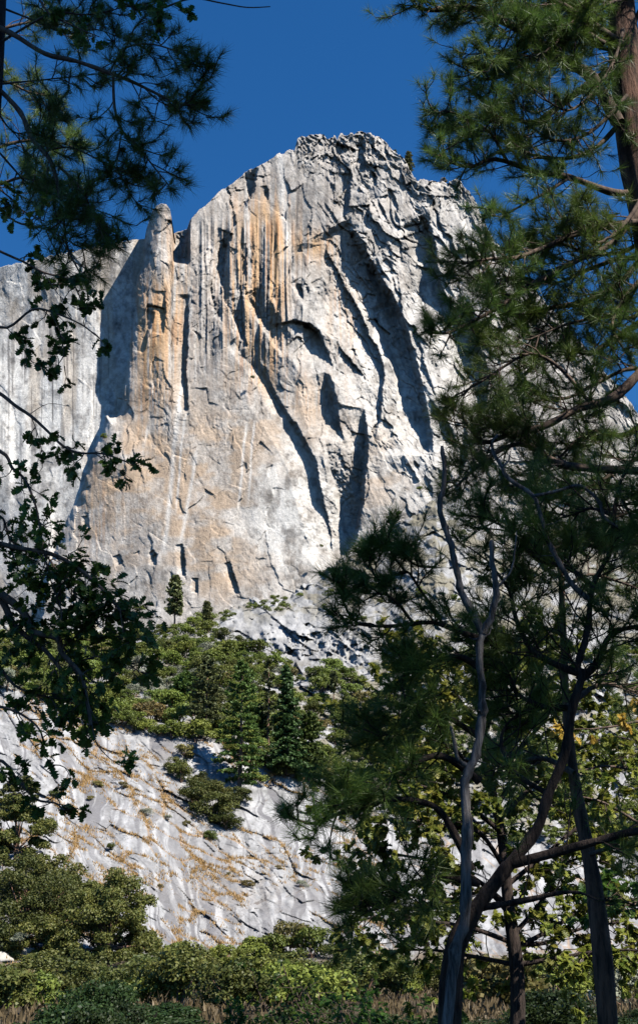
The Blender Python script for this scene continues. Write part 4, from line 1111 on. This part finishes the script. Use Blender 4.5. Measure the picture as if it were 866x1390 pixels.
def leafy(path, rng, mesh, LP, LD, count, ln, t0=.1, sub=3, nleaf=5, bias=(0, 0, -.1), r0=.006):
    m = len(path); T = np.gradient(path, axis=0)
    for i in range(count):
        t = t0 + (1 - t0) * (i + rng.random()) / count
        q = t * (m - 1); a = min(int(q), m - 2); p = path[a] + (path[a + 1] - path[a]) * (q - a)
        tan = unit(T[a]); d = unit(unit(rng.normal(0, 1, 3)) + tan * .6 + np.array(bias))
        L = ln * (.4 + .8 * rng.random()); pts = [p]; dd = d
        for s in range(4):
            dd = unit(dd + rng.normal(0, .3, 3)); pts.append(pts[-1] + dd * L / 4)
            if s > 0:
                e = unit(dd + rng.normal(0, .7, 3)); l2 = L * .3 * rng.random(); mesh.tube([pts[-1], pts[-1] + e * l2 * .5, pts[-1] + e * l2], [r0 * .4, r0 * .3, r0 * .2], 4)
                for w_ in range(nleaf // 2 + 1): LP.append(pts[-1] + e * l2 * rng.uniform(.6, 1)); LD.append(e)
        mesh.tube(pts, np.linspace(r0, r0 * .25, 5), 4)
        for w_ in range(nleaf): LP.append(pts[-1] - dd * L * .12 * rng.random()); LD.append(dd)

def oak_limb(root, px, Y0, Y1, r, seed, count, ln, size=.058, extra=(), mat='oakleaf', bark='twig', nleaf=3, t0=.1, bias=(0, 0, -.1), r0=.004):
    rng = np.random.default_rng(seed); m = Mesh(); LP = []; LD = []
    P = path3(px, Y0, Y1); m.tube(P, np.linspace(r, r * .3, len(P)), 7)
    if count: leafy(P, rng, m, LP, LD, count, ln, t0, nleaf=nleaf, bias=bias, r0=r0)
    for (epx, a, b, rr0, c, l) in extra:
        Q = path3(epx, a, b); m.tube(Q, np.linspace(rr0, rr0 * .35, len(Q)), 6)
        if c: leafy(Q, rng, m, LP, LD, c, l, .15, nleaf=nleaf, bias=bias, r0=r0)
    o = m.build('limb', M[bark], root, True)
    if LP: leaves_mesh(LP, LD, size, rng, 'leaves', M[mat], o)
    return o

ol = root_at('oak_tree', 0, 800, 6.6, 'oak with dark lobed leaves on thin twigs reaching in from the left edge')
tp = path3([(-345, 1880), (-320, 1300), (-300, 1000), (-260, 700), (-200, 400), (-160, 100)], 6.8, 7.0); tm = Mesh(); tm.tube(tp, np.linspace(.16, .06, len(tp)), 12); tm.build('trunk', M['darkbark'], ol, True)
Ys = 6.6
oak_limb(ol, [(-300, 980), (-150, 880), (-40, 800), (0, 812), (17, 844), (38, 865), (64, 885), (84, 910)], 6.8, 6.6, .03, 81, 24, .24, t0=.45)
oak_limb(ol, [(-280, 900), (-120, 780), (-30, 790), (29, 827), (43, 856), (78, 866), (84, 885), (107, 911), (115, 931), (124, 985)], 6.7, 6.5, .028, 82, 32, .20, t0=.4, extra=[([(80, 866), (84, 830), (70, 790), (60, 750)], 6.6, 6.5, .006, 18, .2), ([(84, 880), (120, 850), (150, 830), (175, 845), (195, 870)], 6.6, 6.4, .006, 22, .16), ([(100, 900), (140, 890), (170, 900), (195, 915)], 6.6, 6.5, .005, 16, .15)])
oak_limb(ol, [(-280, 820), (-100, 730), (-20, 735), (30, 745), (70, 752), (105, 770), (140, 800), (165, 830)], 6.7, 6.4, .02, 83, 26, .2, t0=.45, extra=[([(60, 750), (90, 790), (120, 830)], 6.6, 6.5, .005, 18, .18)])
oak_limb(ol, [(-260, 650), (-100, 560), (-20, 530), (0, 534), (22, 551), (43, 565), (66, 586), (87, 606), (110, 615), (141, 616), (175, 628)], 6.7, 6.5, .014, 84, 9, .13, t0=.62, extra=[([(43, 565), (55, 600), (60, 630)], 6.6, 6.6, .003, 5, .12), ([(130, 616), (150, 630), (185, 655)], 6.5, 6.5, .003, 3, .1), ([(40, 563), (66, 548), (95, 552)], 6.6, 6.6, .0025, 0, 0)])
oak_limb(ol, [(-260, 700), (-80, 590), (0, 612), (17, 635), (35, 652), (50, 690), (55, 720)], 6.7, 6.5, .014, 85, 9, .15, t0=.5)
oak_limb(ol, [(-250, 620), (-120, 500), (-30, 440), (10, 445), (45, 420), (75, 425), (110, 440), (130, 455)], 6.7, 6.6, .012, 86, 9, .14, t0=.5, extra=[([(10, 445), (30, 470), (50, 500)], 6.6, 6.6, .003, 6, .12), ([(70, 425), (85, 460), (88, 500)], 6.6, 6.6, .003, 6, .13)])
oak_limb(ol, [(-220, 500), (-120, 400), (-30, 340), (20, 350), (60, 370), (95, 380), (110, 405)], 6.8, 6.7, .012, 87, 12, .16, t0=.5, extra=[([(60, 370), (80, 400), (105, 420)], 6.7, 6.7, .003, 6, .13)])
oak_limb(ol, [(-220, 420), (-120, 320), (-30, 250), (10, 265), (30, 285), (60, 300)], 6.8, 6.7, .010, 88, 11, .15, t0=.5)
oak_limb(ol, [(-300, 1100), (-120, 980), (-20, 960), (20, 965), (50, 985), (60, 1005)], 6.7, 6.5, .012, 89, 7, .13, t0=.5, extra=[([(20, 965), (45, 1010), (75, 1040)], 6.5, 6.5, .003, 3, .12)])
oak_limb(ol, [(-300, 1160), (-120, 1060), (-10, 1030), (25, 1060), (50, 1085), (75, 1090), (88, 1100)], 6.7, 6.5, .012, 90, 6, .12, t0=.55, extra=[([(0, 1035), (10, 1060), (20, 1090)], 6.5, 6.5, .003, 4, .12)])
oak_limb(ol, [(110, 915), (122, 960), (130, 1005), (150, 1030), (162, 1035)], 6.5, 6.5, .005, 91, 2, .08, t0=.85)
oak_limb(ol, [(-280, 760), (-120, 680), (-40, 690), (0, 700), (10, 720), (20, 760)], 6.7, 6.6, .012, 92, 16, .18, t0=.5)
oak_limb(ol, [(-300, 940), (-120, 880), (-20, 890), (20, 930), (60, 945), (100, 950), (125, 955)], 6.7, 6.6, .012, 93, 20, .18, t0=.45)
ot = root_at('oak_tree', 200, 10, 7.5, 'oak twigs with small dark leaves hanging in at the top edge left of centre')
oak_limb(ot, [(60, -160), (90, -60), (140, -10), (180, 8), (215, 12), (260, -2), (300, 4), (335, 10), (367, 9)], 7.5, 7.6, .012, 94, 0, .1, extra=[([(150, -5), (185, 12), (215, 18)], 7.5, 7.5, .004, 7, .13), ([(180, 8), (195, 30), (220, 28)], 7.5, 7.5, .003, 3, .12), ([(230, 6), (245, 14), (255, 22)], 7.5, 7.5, .003, 2, .06)], size=.07)
oak_limb(ot, [(60, -160), (40, -60), (60, 10), (100, 35), (135, 50)], 7.5, 7.6, .012, 95, 10, .16, size=.07, t0=.4)

# --- turning oak behind the gnarled pine, in the sun
oy = root_at('oak_tree', 660, 1300, 24, 'sunlit oak with yellow green autumn leaves behind the gnarled pine')
tp = path3([(700, 1470), (702, 1330), (690, 1230), (680, 1130), (660, 1040), (650, 960)], 24, 24.5); tm = Mesh(); tm.tube(tp, np.linspace(.15, .05, len(tp)), 12); tm.build('trunk', M['darkbark'], oy, True)
rgo = np.random.default_rng(123)
KO = dict(size=.145, nleaf=14, mat='oakleaf_y', bark='darkbark', r0=.012)
for i, px in enumerate(([(690, 1230), (640, 1190), (590, 1170), (540, 1160), (500, 1150)], [(680, 1130), (630, 1090), (580, 1070), (530, 1060), (495, 1080)], [(670, 1080), (620, 1020), (570, 990), (530, 960)],
                        [(660, 1040), (640, 980), (610, 930), (580, 900), (560, 880)], [(655, 1000), (680, 940), (700, 900), (710, 870)], [(690, 1200), (740, 1160), (790, 1120), (840, 1110), (880, 1120)],
                        [(680, 1110), (730, 1060), (780, 1020), (830, 1000), (870, 1010)], [(695, 1280), (640, 1260), (580, 1250), (530, 1240), (490, 1250)], [(695, 1290), (750, 1260), (800, 1230), (860, 1220)],
                        [(700, 1310), (650, 1300), (590, 1290), (540, 1290)], [(700, 1310), (760, 1300), (820, 1290), (870, 1290)], [(665, 1060), (720, 1000), (760, 950), (790, 930)], [(690, 1240), (660, 1210), (620, 1220), (560, 1215), (510, 1200)], [(685, 1180), (650, 1130), (600, 1120), (550, 1110)], [(672, 1100), (700, 1060), (740, 1090), (790, 1075)], [(695, 1270), (730, 1230), (770, 1170), (820, 1170)], [(660, 1040), (620, 1050), (570, 1030), (520, 1020)], [(655, 1000), (620, 950), (590, 940), (550, 930)], [(695, 1280), (740, 1280), (790, 1260), (850, 1250)])):
    oak_limb(oy, px, 24.2, 24 + rgo.uniform(-2.2, 2.2), .05, 130 + i, 26, 1.1, t0=.15, **KO)
ol2 = root_at('oak_tree', 820, 1000, 18, 'bright green oak sprays with a few orange leaves at the lower right edge')
tp = path3([(930, 1520), (925, 1300), (915, 1100), (905, 950)], 18, 18); tm = Mesh(); tm.tube(tp, np.linspace(.16, .06, len(tp)), 10); tm.build('trunk', M['darkbark'], ol2, True)
for i, (px, mt) in enumerate((([(910, 1080), (870, 1050), (820, 1040), (780, 1050)], 'oakleaf_y'), ([(908, 1000), (870, 980), (840, 985), (800, 990)], 'oakleaf_o'), ([(915, 1150), (870, 1120), (820, 1090), (780, 1080)], 'oakleaf_y'), ([(920, 1250), (870, 1230), (820, 1220)], 'oakleaf'))):
    oak_limb(ol2, px, 18, 17.5, .03, 160 + i, 10 if mt != 'oakleaf_o' else 4, .7, size=.13, mat=mt, t0=.2, nleaf=7, r0=.008)

# small leafy saplings at the foot, in the shade
def sapling(u, v, Y, hpx, label, seed, size=.06, mat='oakleaf', group=None, n=9, spread=.5):
    rng = np.random.default_rng(seed); x, y, z = [float(q) for q in at(u, v, Y)]
    z = min(z, .02)
    root = empty('sapling', (x, y, 0)); tag(root, label, 'sapling', group)
    H = px2m(hpx, Y); m = Mesh(); LP = []; LD = []
    for s in range(n):
        a = rng.random() * 6.28; d = np.array([math.cos(a) * spread, math.sin(a) * spread, 1.0]) * H * (.55 + .5 * rng.random())
        P = smooth_path([(0, 0, -.05), d * .35 * [.6, .6, 1], d * .7, d]); m.tube(P, np.linspace(.018, .005, len(P)), 5)
        leafy(P, rng, m, LP, LD, 9, H * .28, .25, nleaf=5, bias=(0, 0, .1))
    m.build('stems', M['twig'], root); leaves_mesh(LP, LD, size, rng, 'leaves', M[mat], root)
    return root
for i, (u, Y, h) in enumerate(((452, 20, 150), (405, 24, 105), (520, 18, 150), (575, 17, 120), (350, 26, 70))):
    sapling(u, 1300, Y, h, ['tall leafy sapling just left of the gnarled trunk foot', 'leafy sapling in front of the slab, left of the tall one', 'broad sapling between the tall one and the gnarled trunk', 'sapling touching the foot of the gnarled trunk on its left', 'small sapling farthest left along the bottom edge'][i], 200 + i, .075)

# undergrowth in front, its shade partly put into a dark leaf colour
G_U = 'shaded undergrowth bushes along the bottom edge'
ru = random.Random(12)
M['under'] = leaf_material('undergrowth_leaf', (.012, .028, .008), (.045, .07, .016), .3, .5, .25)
under = []
for k in range(2):
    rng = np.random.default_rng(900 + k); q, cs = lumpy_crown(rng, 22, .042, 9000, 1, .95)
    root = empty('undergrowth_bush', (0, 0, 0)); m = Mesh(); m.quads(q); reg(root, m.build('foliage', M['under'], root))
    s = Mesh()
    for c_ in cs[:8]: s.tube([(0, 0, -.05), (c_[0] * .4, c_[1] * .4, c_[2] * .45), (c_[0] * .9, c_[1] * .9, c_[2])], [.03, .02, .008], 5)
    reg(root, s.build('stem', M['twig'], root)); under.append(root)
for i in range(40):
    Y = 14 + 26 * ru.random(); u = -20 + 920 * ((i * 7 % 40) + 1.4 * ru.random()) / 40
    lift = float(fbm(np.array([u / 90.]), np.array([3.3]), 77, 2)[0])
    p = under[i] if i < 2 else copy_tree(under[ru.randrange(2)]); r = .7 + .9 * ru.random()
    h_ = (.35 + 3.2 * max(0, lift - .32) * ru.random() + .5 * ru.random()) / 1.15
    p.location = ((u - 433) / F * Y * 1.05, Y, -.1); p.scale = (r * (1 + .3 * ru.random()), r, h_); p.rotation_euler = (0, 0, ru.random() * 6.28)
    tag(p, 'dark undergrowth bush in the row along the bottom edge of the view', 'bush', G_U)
rgg = np.random.default_rng(31); ng_ = 9000
Yg = 38 + 125 * rgg.random(ng_) ** 1.2; ug = -60 + 990 * rgg.random(ng_)
keep = fbm(ug / 40, Yg / 6, 88, 3) > .47
Pg = np.stack([(ug - 433) / F * Yg * 1.05, Yg, np.zeros(ng_)], -1)[keep]
M['litter'] = leaf_material('dry_litter', (.10, .07, .03), (.26, .19, .09), .2)
tag(build_grass(Pg, 'ground_grass', .28, 8, M['litter'], 4), 'brown dry grass and litter on the flat ground at the bottom of the view', 'grass', kind='stuff')
G_F = 'mixed scrub on the flat ground in front of the slab'
for i in range(58):
    Y = 52 + 105 * ru.random(); u = -15 + 910 * ((i * 11 % 58) + 1.5 * ru.random()) / 58
    q = ru.random(); kd = 'bush' if q < .3 else 'bush_dark' if q < .88 else 'bush_brown' if q < .94 else 'bush_grey'
    tp_ = 1320 - 26 * ru.random() ** 1.5
    zt = float(at(u, tp_, Y)[2]); ps = PROTO[kd]; p = copy_tree(ps[ru.randrange(len(ps))])
    p.location = ((u - 433) / F * Y * 1.05, Y, -.1); p.scale = (zt * (.8 + .7 * ru.random()), zt, zt * .95); p.rotation_euler = (0, 0, ru.random() * 6.28)
    tag(p, {'bush': 'olive', 'bush_dark': 'dark green', 'bush_brown': 'yellow brown', 'bush_grey': 'grey green'}[kd] + ' bush in the scrub on the flat ground in front of the slab', 'bush', G_F)

# unseen tall pines added just right of the view to shade the near trees
def shade_tree(x, y, H, rad, z0, seed, label, nq=9000):
    rng = np.random.default_rng(seed); root = tag(empty('pine_tree', (x, y, 0)), label, 'tree', 'unseen pines added for shade, right of the view')
    m = Mesh(); m.tube([(0, 0, -.2), (.1, 0, H * .4), (0, .1, H * .75), (0, 0, H)], [.4, .32, .2, .03], 12)
    m.build('trunk', M['bark'], root, True)
    bm_ = Mesh(); lf = Mesh(); nb = 60
    for k in range(nb):
        t = k / nb; z = z0 + (H - z0) * t; L = rad * (1 - t) ** .6 * (.7 + .4 * rng.random()) + .3; a = k * 2.4
        d = np.array([math.cos(a), math.sin(a), .08]); p0 = np.array([0, 0, z]); pts = [p0, p0 + d * L * .5, p0 + d * L + np.array([0, 0, .2])]
        bm_.tube(pts, [.07, .04, .015], 5); n = nq // nb
        s = rng.random(n) ** .7; C = p0 + d * (L * s)[:, None] + rng.normal(0, .34, (n, 3)) * (np.array([1, 1, .6])); 
        for q_ in range(4): lf.quads(leaf_quads(C + rng.normal(0, .12, (n, 3)), np.tile([0, 0, .6], (n, 1)), np.full(n, .075), rng, 3.2))
    bm_.build('limbs', M['twig'], root); lf.build('foliage', M['pine_far'], root)
shade_tree(5.5, 3.0, 24, 4.2, 6.5, 301, 'unseen tall pine added for shade nearest the viewer, just outside the right edge')
shade_tree(8.5, 9.0, 15, 4.4, 2.5, 302, 'unseen dense pine added for shade just outside the right edge', 5500)
shade_tree(11.0, 4.0, 27, 4.6, 5.0, 303, 'unseen tall pine added for shade farther outside the right edge', 5500)
